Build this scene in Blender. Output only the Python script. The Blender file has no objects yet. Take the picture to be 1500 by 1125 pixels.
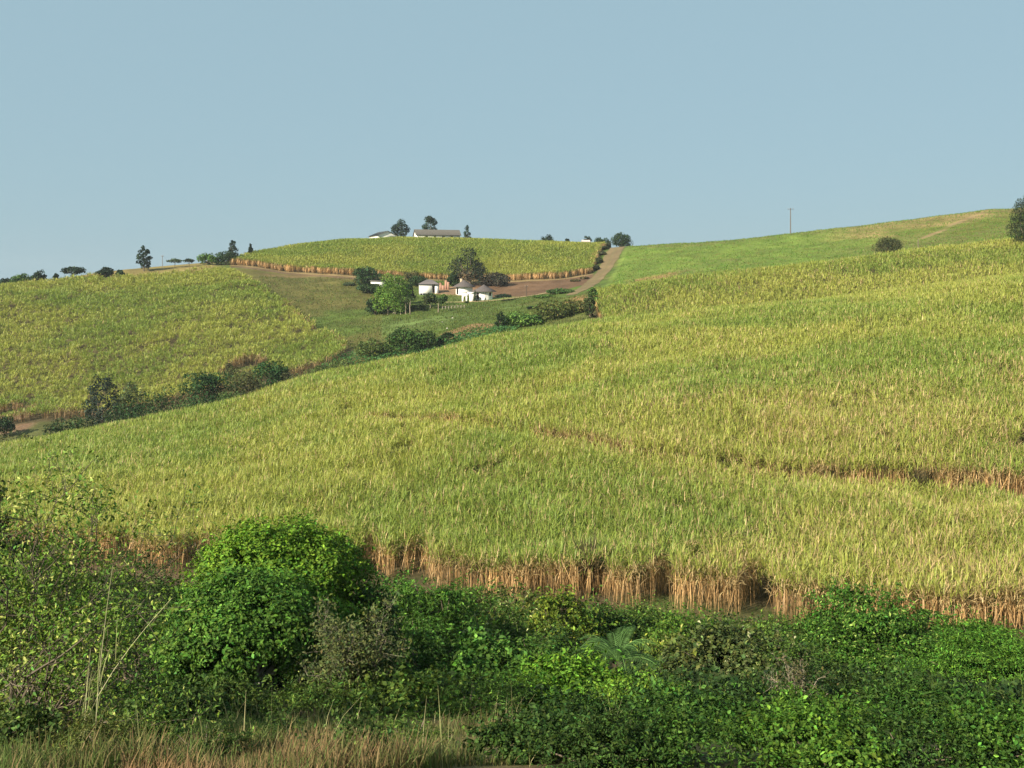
import bpy, math
import numpy as np
from mathutils import Vector

RNG = np.random.default_rng(7)
C = bpy.context.scene.collection
HOR = 430.0          # eye level line used while surveying the slopes
F = 1500.0

# ------------------------------------------------------------------ helpers
def lin(r, g, b):
    f = lambda c: (c / 255 / 12.92) if c / 255 <= 0.04045 else ((c / 255 + 0.055) / 1.055) ** 2.4
    return np.array([f(r), f(g), f(b)])

class Noise:
    def __init__(self, seed, n=128):
        self.t = np.random.default_rng(seed).random((n, n)); self.n = n
    def __call__(self, x, y, scale, octaves=3):
        x = np.asarray(x, float) / scale; y = np.asarray(y, float) / scale
        out = 0; amp = 1; tot = 0
        for o in range(octaves):
            xi = np.floor(x).astype(int); yi = np.floor(y).astype(int)
            fx = x - xi; fy = y - yi
            fx = fx * fx * (3 - 2 * fx); fy = fy * fy * (3 - 2 * fy)
            g = lambda a, b: self.t[a % self.n, b % self.n]
            v = (g(xi, yi) * (1 - fx) + g(xi + 1, yi) * fx) * (1 - fy) + (g(xi, yi + 1) * (1 - fx) + g(xi + 1, yi + 1) * fx) * fy
            out = out + amp * v; tot += amp; amp *= 0.5
            x = x * 2.03 + 17.3; y = y * 2.03 + 9.1
        return out / tot
N1, N2, N3 = Noise(1), Noise(2), Noise(3)

def pchip(x, y, xq):
    x = np.asarray(x, float); y = np.asarray(y, float)
    h = np.diff(x); d = np.diff(y) / h
    m = np.zeros(len(x))
    for i in range(1, len(x) - 1):
        if d[i - 1] * d[i] > 0:
            w1 = 2 * h[i] + h[i - 1]; w2 = h[i] + 2 * h[i - 1]
            m[i] = (w1 + w2) / (w1 / d[i - 1] + w2 / d[i])
    m[0] = d[0]; m[-1] = d[-1]
    xq = np.clip(xq, x[0], x[-1])
    i = np.clip(np.searchsorted(x, xq) - 1, 0, len(x) - 2)
    t = (xq - x[i]) / h[i]
    return (y[i] * (1 + 2 * t) * (1 - t) ** 2 + h[i] * m[i] * t * (1 - t) ** 2
            + y[i + 1] * t * t * (3 - 2 * t) + h[i] * m[i + 1] * t * t * (t - 1))

class Buf:
    """collects quads / triangles with a colour per vertex and builds ONE mesh object"""
    def __init__(self): self.v = []; self.c = []; self.q = []; self.n = 0
    def add(self, v, f, c):
        v = np.asarray(v, float).reshape(-1, 3); f = np.asarray(f, int)
        c = np.asarray(c, float)
        if c.ndim == 1: c = np.tile(c[:3], (len(v), 1))
        self.v.append(v); self.c.append(c); self.q.append(f + self.n); self.n += len(v)
    def build(self, name, mat, parent=None, smooth=False, origin=(0, 0, 0)):
        me = bpy.data.meshes.new(name)
        v = np.concatenate(self.v) - np.asarray(origin); c = np.concatenate(self.c)
        nv = len(v)
        loops = np.concatenate([f.ravel() for f in self.q])
        sizes = np.concatenate([np.full(len(f), f.shape[1]) for f in self.q])
        me.vertices.add(nv); me.vertices.foreach_set('co', v.astype(np.float32).ravel())
        me.loops.add(len(loops)); me.loops.foreach_set('vertex_index', loops.astype(np.int32))
        me.polygons.add(len(sizes))
        st = np.zeros(len(sizes), np.int32); st[1:] = np.cumsum(sizes)[:-1]
        me.polygons.foreach_set('loop_start', st)
        me.update(calc_edges=True)
        if smooth: me.polygons.foreach_set('use_smooth', np.ones(len(sizes), bool))
        a = me.color_attributes.new('Col', 'FLOAT_COLOR', 'POINT')
        rgba = np.ones((nv, 4), np.float32); rgba[:, :3] = c
        a.data.foreach_set('color', rgba.ravel())
        me.materials.append(mat); me.validate()
        o = bpy.data.objects.new(name, me); C.objects.link(o)
        if parent is not None: o.parent = parent
        return o

def tube(buf, pts, radii, col, sides=6, cap=True):
    pts = np.asarray(pts, float); n = len(pts)
    t = np.gradient(pts, axis=0); t /= np.linalg.norm(t, axis=1)[:, None] + 1e-9
    ref = np.where(np.abs(t[:, 2:3]) > 0.9, [[1, 0, 0]], [[0, 0, 1.0]])
    a = np.cross(t, ref); a /= np.linalg.norm(a, axis=1)[:, None] + 1e-9
    b = np.cross(t, a)
    ang = np.linspace(0, 2 * np.pi, sides, endpoint=False)
    ring = np.cos(ang)[None, :, None] * a[:, None] + np.sin(ang)[None, :, None] * b[:, None]
    v = pts[:, None] + ring * np.asarray(radii, float)[:, None, None]
    f = []
    for i in range(n - 1):
        for k in range(sides):
            k2 = (k + 1) % sides
            f.append((i * sides + k, i * sides + k2, (i + 1) * sides + k2, (i + 1) * sides + k))
    buf.add(v.reshape(-1, 3), f, col)

def tag(o, label=None, cat=None, group=None, kind=None):
    if label: o['label'] = label
    if cat: o['category'] = cat
    if group: o['group'] = group
    if kind: o['kind'] = kind
    return o

def empty(name, loc):
    o = bpy.data.objects.new(name, None); C.objects.link(o); o.location = loc
    o.empty_display_size = 0.5
    return o

# ------------------------------------------------------------------ materials
def leaf_material(name, transl=0.3, rough=0.6, spec=0.25):
    m = bpy.data.materials.new(name); m.use_nodes = True
    nt = m.node_tree; nt.nodes.clear()
    out = nt.nodes.new('ShaderNodeOutputMaterial')
    at = nt.nodes.new('ShaderNodeAttribute'); at.attribute_name = 'Col'
    p = nt.nodes.new('ShaderNodeBsdfPrincipled')
    p.inputs['Roughness'].default_value = rough
    p.inputs['Specular IOR Level'].default_value = spec
    tr = nt.nodes.new('ShaderNodeBsdfTranslucent')
    mix = nt.nodes.new('ShaderNodeMixShader'); mix.inputs[0].default_value = transl
    hs = nt.nodes.new('ShaderNodeHueSaturation'); hs.inputs['Saturation'].default_value = 1.1; hs.inputs['Value'].default_value = 1.1
    L = nt.links.new
    L(at.outputs['Color'], p.inputs['Base Color']); L(at.outputs['Color'], hs.inputs['Color']); L(hs.outputs[0], tr.inputs['Color'])
    L(p.outputs[0], mix.inputs[1]); L(tr.outputs[0], mix.inputs[2]); L(mix.outputs[0], out.inputs[0])
    return m

def noisy_material(name, scale=1.0, amount=0.35, rough=0.9, bump=0.0, attr=True, col=(.5, .5, .5), spec=0.15, scale2=None):
    """vertex colour (or one colour) broken up by procedural noise, with bump"""
    m = bpy.data.materials.new(name); m.use_nodes = True
    nt = m.node_tree; p = nt.nodes['Principled BSDF']; L = nt.links.new
    p.inputs['Roughness'].default_value = rough; p.inputs['Specular IOR Level'].default_value = spec
    tc = nt.nodes.new('ShaderNodeTexCoord')
    n = nt.nodes.new('ShaderNodeTexNoise'); n.inputs['Scale'].default_value = scale; n.inputs['Detail'].default_value = 6; n.inputs['Roughness'].default_value = 0.65
    L(tc.outputs['Object'], n.inputs['Vector'])
    mr = nt.nodes.new('ShaderNodeMapRange'); mr.inputs[1].default_value = 0.25; mr.inputs[2].default_value = 0.75
    mr.inputs[3].default_value = 1 - amount; mr.inputs[4].default_value = 1 + amount
    L(n.outputs['Fac'], mr.inputs[0])
    mul = nt.nodes.new('ShaderNodeVectorMath'); mul.operation = 'SCALE'
    if attr:
        at = nt.nodes.new('ShaderNodeAttribute'); at.attribute_name = 'Col'; L(at.outputs['Color'], mul.inputs[0])
    else:
        mul.inputs[0].default_value = tuple(col[:3])
    L(mr.outputs[0], mul.inputs['Scale'])
    src = mul.outputs[0]
    if scale2:
        n2 = nt.nodes.new('ShaderNodeTexNoise'); n2.inputs['Scale'].default_value = scale2; n2.inputs['Detail'].default_value = 5
        L(tc.outputs['Object'], n2.inputs['Vector'])
        mr2 = nt.nodes.new('ShaderNodeMapRange'); mr2.inputs[1].default_value = 0.3; mr2.inputs[2].default_value = 0.7
        mr2.inputs[3].default_value = 1 - amount * .7; mr2.inputs[4].default_value = 1 + amount * .7
        L(n2.outputs['Fac'], mr2.inputs[0])
        m2 = nt.nodes.new('ShaderNodeVectorMath'); m2.operation = 'SCALE'
        L(src, m2.inputs[0]); L(mr2.outputs[0], m2.inputs['Scale']); src = m2.outputs[0]
    L(src, p.inputs['Base Color'])
    if bump:
        b = nt.nodes.new('ShaderNodeBump'); b.inputs['Strength'].default_value = bump; b.inputs['Distance'].default_value = 0.3
        L(n.outputs['Fac'], b.inputs['Height']); L(b.outputs[0], p.inputs['Normal'])
    return m

M_CANE = leaf_material('cane_leaf', 0.28, 0.5, 0.3)
M_LEAF = leaf_material('tree_leaf', 0.22, 0.6, 0.10)
M_GRASS = leaf_material('grass_blade', 0.25, 0.7, 0.15)
M_BARK = noisy_material('bark', 4, 0.4, 0.9)
M_GROUND = noisy_material('ground_cover', 2.2, 0.35, 0.95, 0.5, scale2=0.18)
M_DIRT = noisy_material('dirt', 1.3, 0.22, 0.95, 0.3, scale2=0.15)
M_WHITE = noisy_material('white_plaster', 1.2, 0.07, 0.85)
M_ROOF = noisy_material('roof_cover', 3.0, 0.22, 0.85, 0.3)
M_PLAIN = noisy_material('painted_or_wood', 5.0, 0.2, 0.8)

# ------------------------------------------------------------------ terrain: rows of slope features, each (distance, height) per column
US = np.array([0, 200, 350, 430, 520, 620, 700, 800, 870, 930, 1050, 1200, 1450], float)
def row(*p): return np.array(p, float)
ROWS = [
 row(*[(4, -2.75)] * 13), row(*[(8, -4.2)] * 13), row(*[(18, -7.9)] * 13), row(*[(30, -12)] * 13), row(*[(44, -16.3)] * 13),
 row((72,-18.3),(67,-18),(65,-18),(64,-17.9),(63,-17.7),(62,-17.7),(60,-17.7),(59,-17.7),(58,-17.7),(57,-17.7),(56,-17.8),(54,-17.7),(51,-17.2)),
 row((100,-19.6),(100,-18.4),(100,-17.7),(100,-16.6),(100,-15.7),(100,-14.8),(100,-14.1),(100,-13.4),(100,-12.8),(100,-12.6),(100,-11.8),(100,-11),(100,-9.4)),
 row((130,-21.9),(140,-19.6),(150,-17.8),(155,-15.9),(160,-14),(165,-12.2),(170,-10),(176,-8.4),(180,-7.2),(181,-6.7),(183,-5.2),(185,-3.5),(186,.4)),
 row((178,-31),(180,-28),(185,-24),(190,-20.5),(195,-17.5),(198,-15),(198,-12.8),(202,-10),(204,-8.3),(204,-8),(205,-6.3),(206,-4.2),(206,-.5)),
 row((215,-27.5),(218,-24.5),(222,-20),(225,-18),(226,-14),(226,-11.8),(226,-9),(228,-6.5),(230,-4.6),(222,-4.5),(224,-2.6),(226,-.5),(228,4)),
 row((265,-14.5),(268,-11.5),(275,-8),(280,-8),(275,-8.5),(270,-6.5),(262,-5.8),(265,-3.2),(262,-1.7),(240,.1),(245,2.3),(250,5.2),(258,10.6)),
 row((330,.5),(342,4),(352,7.2),(345,4.5),(330,1.5),(322,-.2),(312,-1.5),(315,.6),(320,2.6),(300,2.8),(300,5.6),(305,9),(310,17)),
 row((345,1),(362,8.6),(368,10),(362,7.4),(354,6),(351,4.9),(350,4.2),(348,4.6),(352,6.6),(350,9.5),(350,12.5),(355,17),(360,26)),
 row((380,1.5),(395,9.5),(400,13.3),(428,18),(440,20.9),(445,21.5),(442,21),(436,19.8),(426,18.5),(415,19.2),(405,20.5),(400,24.5),(400,32.5)),
]
r = ROWS[-1]
ROWS.append(np.stack([r[:, 0] + 45, r[:, 1] - 1.0], 1))
ROWS.append(np.stack([r[:, 0] + 130, r[:, 1] * 0.3 - 12], 1))
UG = np.arange(-300, 1801, 10.0)
YG = np.arange(4, 621, 1.0)
uq = np.clip(UG, 0, 1450)
FY = np.stack([pchip(US, r[:, 0], uq) for r in ROWS]); FZ = np.stack([pchip(US, r[:, 1], uq) for r in ROWS])
# beyond the surveyed columns the slopes carry on a little
FZ[7:14] += np.where(UG > 1450, (UG - 1450) * 0.012, 0)[None]
HG = np.zeros((len(UG), len(YG)))
for i in range(len(UG)):
    yy = np.append(FY[:, i], 640); zz = np.append(FZ[:, i], FZ[-1, i] - 3)
    HG[i] = pchip(yy, zz, YG)

def featy(k, u):
    return np.interp(u, UG, FY[k])

def H(x, y):
    x = np.asarray(x, float); y = np.asarray(y, float)
    ys = np.maximum(y, 4.0)
    u = np.clip(750 + F * x / ys, -300, 1799.9)
    yc = np.clip(ys, 4, 619.9)
    fi = (u + 300) / 10; fj = yc - 4
    i = np.minimum(fi.astype(int), len(UG) - 2); j = np.minimum(fj.astype(int), len(YG) - 2)
    a = fi - i; b = fj - j
    z = (HG[i, j] * (1 - a) + HG[i + 1, j] * a) * (1 - b) + (HG[i, j + 1] * (1 - a) + HG[i + 1, j + 1] * a) * b
    far = np.clip((y - 560) / 700, 0, 1); far = far * far * (3 - 2 * far)
    z = z * (1 - far) + (-38) * far
    near = np.clip((4 - y) / 64, 0, 1)
    z = np.where(y < 4, -2.75 + 1.15 * np.clip((4 - y) / 4, 0, 1) + near * 6, z)
    amp = np.clip((y - 6) / 20, 0, 1) * np.clip((1500 - y) / 800, 0, 1)
    z = z + amp * 0.5 * (N1(x, y, 9, 2) - 0.5)
    return z

def P(u, y, dz=0.0):
    x = (u - 750) / F * y
    return np.array([x, y, float(H(x, y)) + dz])
def zat(v, y): return (HOR - v) / F * y
def px(y): return y / F        # metres per survey pixel

# track centre line: (u, distance, width)
TRACK = np.array([(908, 470, 6.0), (909, 440, 6.2), (907, 420, 6.4), (901, 397, 6.4), (894, 376, 6.0), (882, 350, 5.2), (868, 328, 4.6), (855, 311, 4.0), (843, 297, 3.4), (834, 288, 2.6)], float)
tx = (TRACK[:, 0] - 750) / F * TRACK[:, 1]
FOOT = np.array([(1352, 336, 2.2), (1380, 345, 2.6), (1392, 358, 2.4), (1412, 368, 2.4), (1440, 380, 2.2)], float)
LANE = np.array([(640, 303, 1.6), (690, 303, 1.8), (735, 304, 1.8), (780, 306, 1.8), (815, 312, 2.0)], float)

def poly_dist(u, y, line):
    x = (u - 750) / F * y
    lx = (line[:, 0] - 750) / F * line[:, 1]; ly = line[:, 1]
    best = np.full(np.shape(x), 1e9)
    for k in range(len(lx) - 1):
        dx, dy = lx[k + 1] - lx[k], ly[k + 1] - ly[k]
        t = np.clip(((x - lx[k]) * dx + (y - ly[k]) * dy) / (dx * dx + dy * dy), 0, 1)
        best = np.minimum(best, np.hypot(x - lx[k] - t * dx, y - ly[k] - t * dy))
    return best

# ------------------------------------------------------------------ cane field outlines as signed depth (metres inside the field)
def gap_y(u): return np.interp(u, [400, 550, 760, 950, 1180, 1430, 1700], [120, 109, 93, 82.5, 76, 72.5, 70])
def fld_main(x, y, u):
    e = (N2(x, y * 0 + 3, 5, 2) - 0.5) * 3.0 + 2.6 * smooth(N3(x, y * 0 + 7, 1.5, 2), .56, .70)
    front = y - featy(5, u) - e
    back = featy(7, u) + np.where(u > 870, 6, 10) - y
    right_gap = 99
    left = (u + 20) * y / F if False else (x - (-(y * 0.5) - 4))
    return np.minimum(np.minimum(front, back), left)
def fld_far(x, y, u):
    left = (u - 868 - (N2(x, y, 6, 2) - .5) * 8) * y / F
    return np.minimum(np.minimum(y - featy(8, u) - 2, featy(10, u) + 5 - y), left)
def fld_left(x, y, u):
    bx = np.interp(y, [225, 235, 262, 300, 335, 352], [520, 515, 478, 415, 362, 335])
    right = (bx - u) * y / F
    bot = y - featy(9, u) + 2 + (N2(x, y, 9, 2) - .5) * 5
    top = featy(11, u) + np.where(u > 150, 1.0, 6) - y
    d = np.minimum(np.minimum(right, bot), top)
    cx, cy = (362 - 750) / F * 234, 232
    d = np.minimum(d, np.hypot((x - cx) / 1.25, (y - cy) / 1.5) - 4)
    cx, cy = (8 - 750) / F * 219, 219
    d = np.minimum(d, np.hypot(x - cx, (y - cy) / .8) - 5)
    return d
def fld_upper(x, y, u):
    bot = y - featy(12, u) - 1.5 - (N2(x, y * 0, 6, 2) - .5) * 2
    top = featy(13, u) + 8 - y
    re = np.interp(y, [345, 360, 380, 400, 420, 440], [855, 868, 874, 880, 885, 888])
    right = (re - u) * y / F
    le = np.interp(y, [360, 375, 400, 420, 440], [333, 340, 372, 420, 470])
    left = (u - le) * y / F
    return np.minimum(np.minimum(bot, top), np.minimum(right, left))

# ------------------------------------------------------------------ ground sheet
def smooth(a, lo, hi):
    t = np.clip((a - lo) / (hi - lo), 0, 1); return t * t * (3 - 2 * t)

G_GREEN = np.array([.085, .125, .022]); G_BRIGHT = np.array([.125, .175, .03]); G_DARKOL = np.array([.105, .105, .03])
G_SOIL = np.array([.17, .105, .065]); G_LITTER = np.array([.085, .068, .034]); G_DRY = np.array([.26, .19, .085]); G_UNDER = np.array([.05, .05, .02])

def ground_colour(x, y, u):
    n = N1(x, y, 14, 4); n2 = N2(x, y, 40, 3); n3 = N3(x, y, 4, 3)
    c = np.zeros(x.shape + (3,))
    def put(col, w):
        nonlocal c
        w = np.clip(w, 0, 1)[..., None]; c = c * (1 - w) + np.asarray(col) * w
    c[:] = G_UNDER
    mid = (y > 195)
    jit = (n - .5)
    # valley and farm slope grass
    put(G_GREEN * .9, mid * 1.0)
    put(G_DARKOL, mid * smooth(n + .25 * n2, .52, .72) * .8)
    put(G_DARKOL * np.array([1.05, .9, .9]), mid * (u < 560) * smooth(n2 + jit * .6, .35, .6) * .85)
    put([.10, .15, .04], mid * (u > 560) * (u < 760) * (y < 285) * (y > 250) * smooth(n, .35, .6) * .8)
    # dry rust patches in the valley pasture
    dd = np.hypot((u - 690) / 55, (y - 236) / 9)
    put([.25, .15, .07], mid * smooth(1.15 - dd + jit * 1.5, 0, .35))
    dd = np.hypot((u - 850) / 22, (y - 262) / 18)
    put([.30, .17, .075], mid * smooth(1.1 - dd + jit * 1.6, 0, .4))
    # ploughed soil beside the houses
    plo = np.minimum(np.minimum(y - np.interp(u, [700, 740, 800, 850], [321, 306, 308, 322]), featy(12, u) + 3 - y), (u - 690) * y / F)
    put(G_SOIL * np.array([.72, .68, .60]), smooth(plo + jit * 3, -0.6, .8) * (u < 872))
    # strip of bare soil under the upper cane edge
    st = 5.5 - np.abs(y - (featy(12, u) - 1.5))
    put(G_SOIL * .85, smooth(st + jit * 3, 0, 1.5) * (u > 335) * (u < 545) * .8)
    st = 2.6 - np.abs(y - (featy(12, u) + .2))
    put(G_DRY * .95, smooth(st + jit * 2, 0, 1) * (u > 335) * (u < 870) * .8)
    # farm yard
    dd = np.hypot((u - 655) / 45, (y - 330) / 9)
    put([.27, .17, .10], smooth(1.05 - dd + jit * .9, 0, .3) * .9)
    dd = np.hypot((u - 690) / 75, (y - 308) / 7.5)
    put([.13, .17, .04], smooth(1.0 - dd + jit * .9, 0, .3) * .75)
    # brown strip at the grass wedge
    dd = np.hypot((u - 425) / 70, (y - 352) / 8)
    put([.17, .11, .05], smooth(1.0 - dd + jit * 1.4, 0, .5) * .8)
    # right hand hill
    rh = smooth(u - np.interp(y, [300, 350, 400, 440], [880, 900, 915, 918]), -2, 4) * (y > 285)
    bright = G_BRIGHT * (1 - smooth(u, 1180, 1400)[..., None] * .25) + np.array([.03, .0, 0]) * smooth(u, 1150, 1450)[..., None]
    c = c * (1 - rh[..., None]) + bright * rh[..., None]
    put(G_DARKOL * 1.2, rh * smooth(n2 + .5 * n, .72, .95) * .8)
    put([.24, .17, .07], rh * smooth(u, 1170, 1290) * smooth(y - featy(13, u) + 48 + jit * 50, 0, 24) * .85)
    dd = np.hypot((u - 955) / 50, (y - 306) / 16)
    put([.30, .17, .075], smooth(1.15 - dd + jit * 1.3, 0, .4) * .85)
    # grass bank behind the left field, and the open ridges
    put([.22, .165, .06], smooth(340 - u, 0, 40) * smooth(y - featy(11, u) - 4, 0, 3) * (y > 300) * .85)
    put([.20, .15, .06], (u < 500) * smooth(y - 395, 0, 8) * .6)
    put([.085, .08, .03], mid * (u < 520) * (y < 236) * .75)
    # bare dirt clearings by the left field
    dd = np.hypot((u - 10) / 60, (y - 214) / 8)
    put([.19, .115, .07], mid * smooth(1.1 - dd + jit, 0, .3) * .9)
    dd = np.hypot((u - 362) / 40, (y - 230) / 8)
    put([.07, .062, .026], mid * smooth(1.25 - dd + jit, 0, .3) * .95)
    # cane litter
    for fn in (fld_main, fld_far, fld_left, fld_upper):
        put(G_LITTER, smooth(fn(x, y, u), -.8, .3))
    st = 2.2 - np.abs(y - featy(5, u) + 1.2)
    put([.13, .088, .05], smooth(st + jit * 3, 0, 1) * (y < 90) * .95)
    put([.24, .15, .07], (np.abs(y - gap_y(u)) < 3) * (u > 500) * .8)
    # foreground
    fg = (y < 60)
    put([.16, .125, .05], fg * smooth(30 - y + jit * 8, 0, 5) * (u < 820) * .9)
    put([.08, .10, .025], fg * smooth(n3, .5, .7) * .6)
    # lanes and paths
    d = poly_dist(u, y, FOOT); put(G_DRY * .88, smooth(1.0 - d + jit * 3.2, 0, .8))
    c *= (1 + .5 * (n3[..., None] - .5)) * (1 + .3 * (n[..., None] - .5))
    return c

ys = np.concatenate([np.linspace(-80, 2, 24), np.arange(4, 60, .7), np.arange(60, 190, 1.3), np.arange(190, 470, 1.0), np.arange(475, 700, 12), np.geomspace(720, 1800, 16)])
s = np.concatenate([np.linspace(-1.6, -.62, 24)[:-1], np.linspace(-.62, .62, 420), np.linspace(.62, 1.6, 24)[1:]])
Yg, Sg = np.meshgrid(ys, s, indexing='ij')
Xg = Sg * np.maximum(Yg, 0) + Sg * 30 * np.clip(1 - Yg / 120, 0, 1)
Zg = H(Xg, Yg)
Ug = 750 + F * Xg / np.maximum(Yg, 4)
col = ground_colour(Xg, Yg, Ug)
b = Buf()
ni, nj = Yg.shape
ii, jj = np.meshgrid(np.arange(ni - 1), np.arange(nj - 1), indexing='ij')
k = (ii * nj + jj).ravel()
b.add(np.stack([Xg, Yg, Zg], -1).reshape(-1, 3), np.stack([k, k + 1, k + nj + 1, k + nj], 1), col.reshape(-1, 3))
tag(b.build('ground', M_GROUND, smooth=True), 'rolling green hillside ground with soil patches', 'ground', kind='structure')

def ribbon(name, line, lift, colour, label, tracks=True):
    n = 60
    t = np.linspace(0, len(line) - 1, n)
    uu = np.interp(t, range(len(line)), line[:, 0]); yy = np.interp(t, range(len(line)), line[:, 1]); ww = np.interp(t, range(len(line)), line[:, 2])
    xx = (uu - 750) / F * yy
    kx = np.convolve(np.pad(xx, 3, 'edge'), np.ones(7) / 7, 'valid'); ky = np.convolve(np.pad(yy, 3, 'edge'), np.ones(7) / 7, 'valid')
    dx, dy = np.gradient(kx), np.gradient(ky); l = np.hypot(dx, dy); nx, ny = dy / l, -dx / l
    m = 13
    off = np.linspace(-.5, .5, m)
    wob = (RNG.random((n, 2)) - .5) * .7
    vx = kx[:, None] + nx[:, None] * off * ww[:, None]; vy = ky[:, None] + ny[:, None] * off * ww[:, None]
    vx[:, 0] += wob[:, 0] * nx; vx[:, -1] += wob[:, 1] * nx
    vz = H(vx, vy) + lift
    cc = np.tile(np.asarray(colour), (n, m, 1)) * (0.85 + .35 * N3(vx, vy, 2.5, 3)[..., None])
    if tracks:
        g = np.exp(-((off) / .07) ** 2) + np.exp(-((np.abs(off) - .5) / .1) ** 2)
        cc = cc * (1 - .45 * g[None, :, None]) + np.array([.13, .12, .045]) * .45 * g[None, :, None]
    bb = Buf(); ii, jj = np.meshgrid(np.arange(n - 1), np.arange(m - 1), indexing='ij'); k = (ii * m + jj).ravel()
    bb.add(np.stack([vx, vy, vz], -1).reshape(-1, 3), np.stack([k, k + 1, k + m + 1, k + m], 1), cc.reshape(-1, 3))
    tag(bb.build(name, M_DIRT, smooth=True), label, 'track', kind='structure')
ribbon('dirt_track', TRACK, .08, [.165, .122, .062], 'brown dirt track climbing beside the upper cane field to the skyline')
ribbon('farm_lane', LANE, .07, [.33, .25, .13], 'narrow pale lane crossing the grass below the white houses')

# ------------------------------------------------------------------ sugar cane
def strips(buf, base, az, th0, curl, length, width, col, nseg=3, tipcol=None):
    """arching leaf strips: base (n,3), azimuth, start tilt from vertical, curl, length, width"""
    n = len(base); ts = np.linspace(0, 1, nseg + 1)
    pos = [base]; cur = base.copy()
    dirh = np.stack([np.cos(az), np.sin(az), np.zeros(n)], 1)
    for k in range(nseg):
        tm = (ts[k] + ts[k + 1]) / 2
        th = th0 + curl * tm ** 1.5
        step = (np.sin(th)[:, None] * dirh + np.cos(th)[:, None] * np.array([0, 0, 1.0])) * (length / nseg)[:, None]
        cur = cur + step; pos.append(cur)
    pos = np.stack(pos, 1)
    side = np.stack([-np.sin(az), np.cos(az), np.zeros(n)], 1)
    tw = RNG.normal(0, .5, n)
    side = side * np.cos(tw)[:, None] + np.array([0, 0, 1.0]) * np.sin(tw)[:, None] * .5
    prof = np.interp(ts, [0, .35, .75, 1], [.7, 1, .7, .12])
    hw = side[:, None] * (width[:, None] * prof[None])[..., None] * .5
    v = np.stack([pos - hw, pos + hw], 2).reshape(n, -1, 3)
    m = 2 * (nseg + 1)
    q = np.array([(2 * k, 2 * k + 1, 2 * k + 3, 2 * k + 2) for k in range(nseg)])
    f = (np.arange(n)[:, None, None] * m + q[None]).reshape(-1, 4)
    buf.add(v.reshape(-1, 3), f, np.repeat(col, m, axis=0))

CANE_G = np.array([.19, .27, .045]); CANE_Y = np.array([.37, .38, .078]); CANE_D = np.array([.49, .365, .17]); STRAW = np.array([.60, .385, .17])

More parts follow.
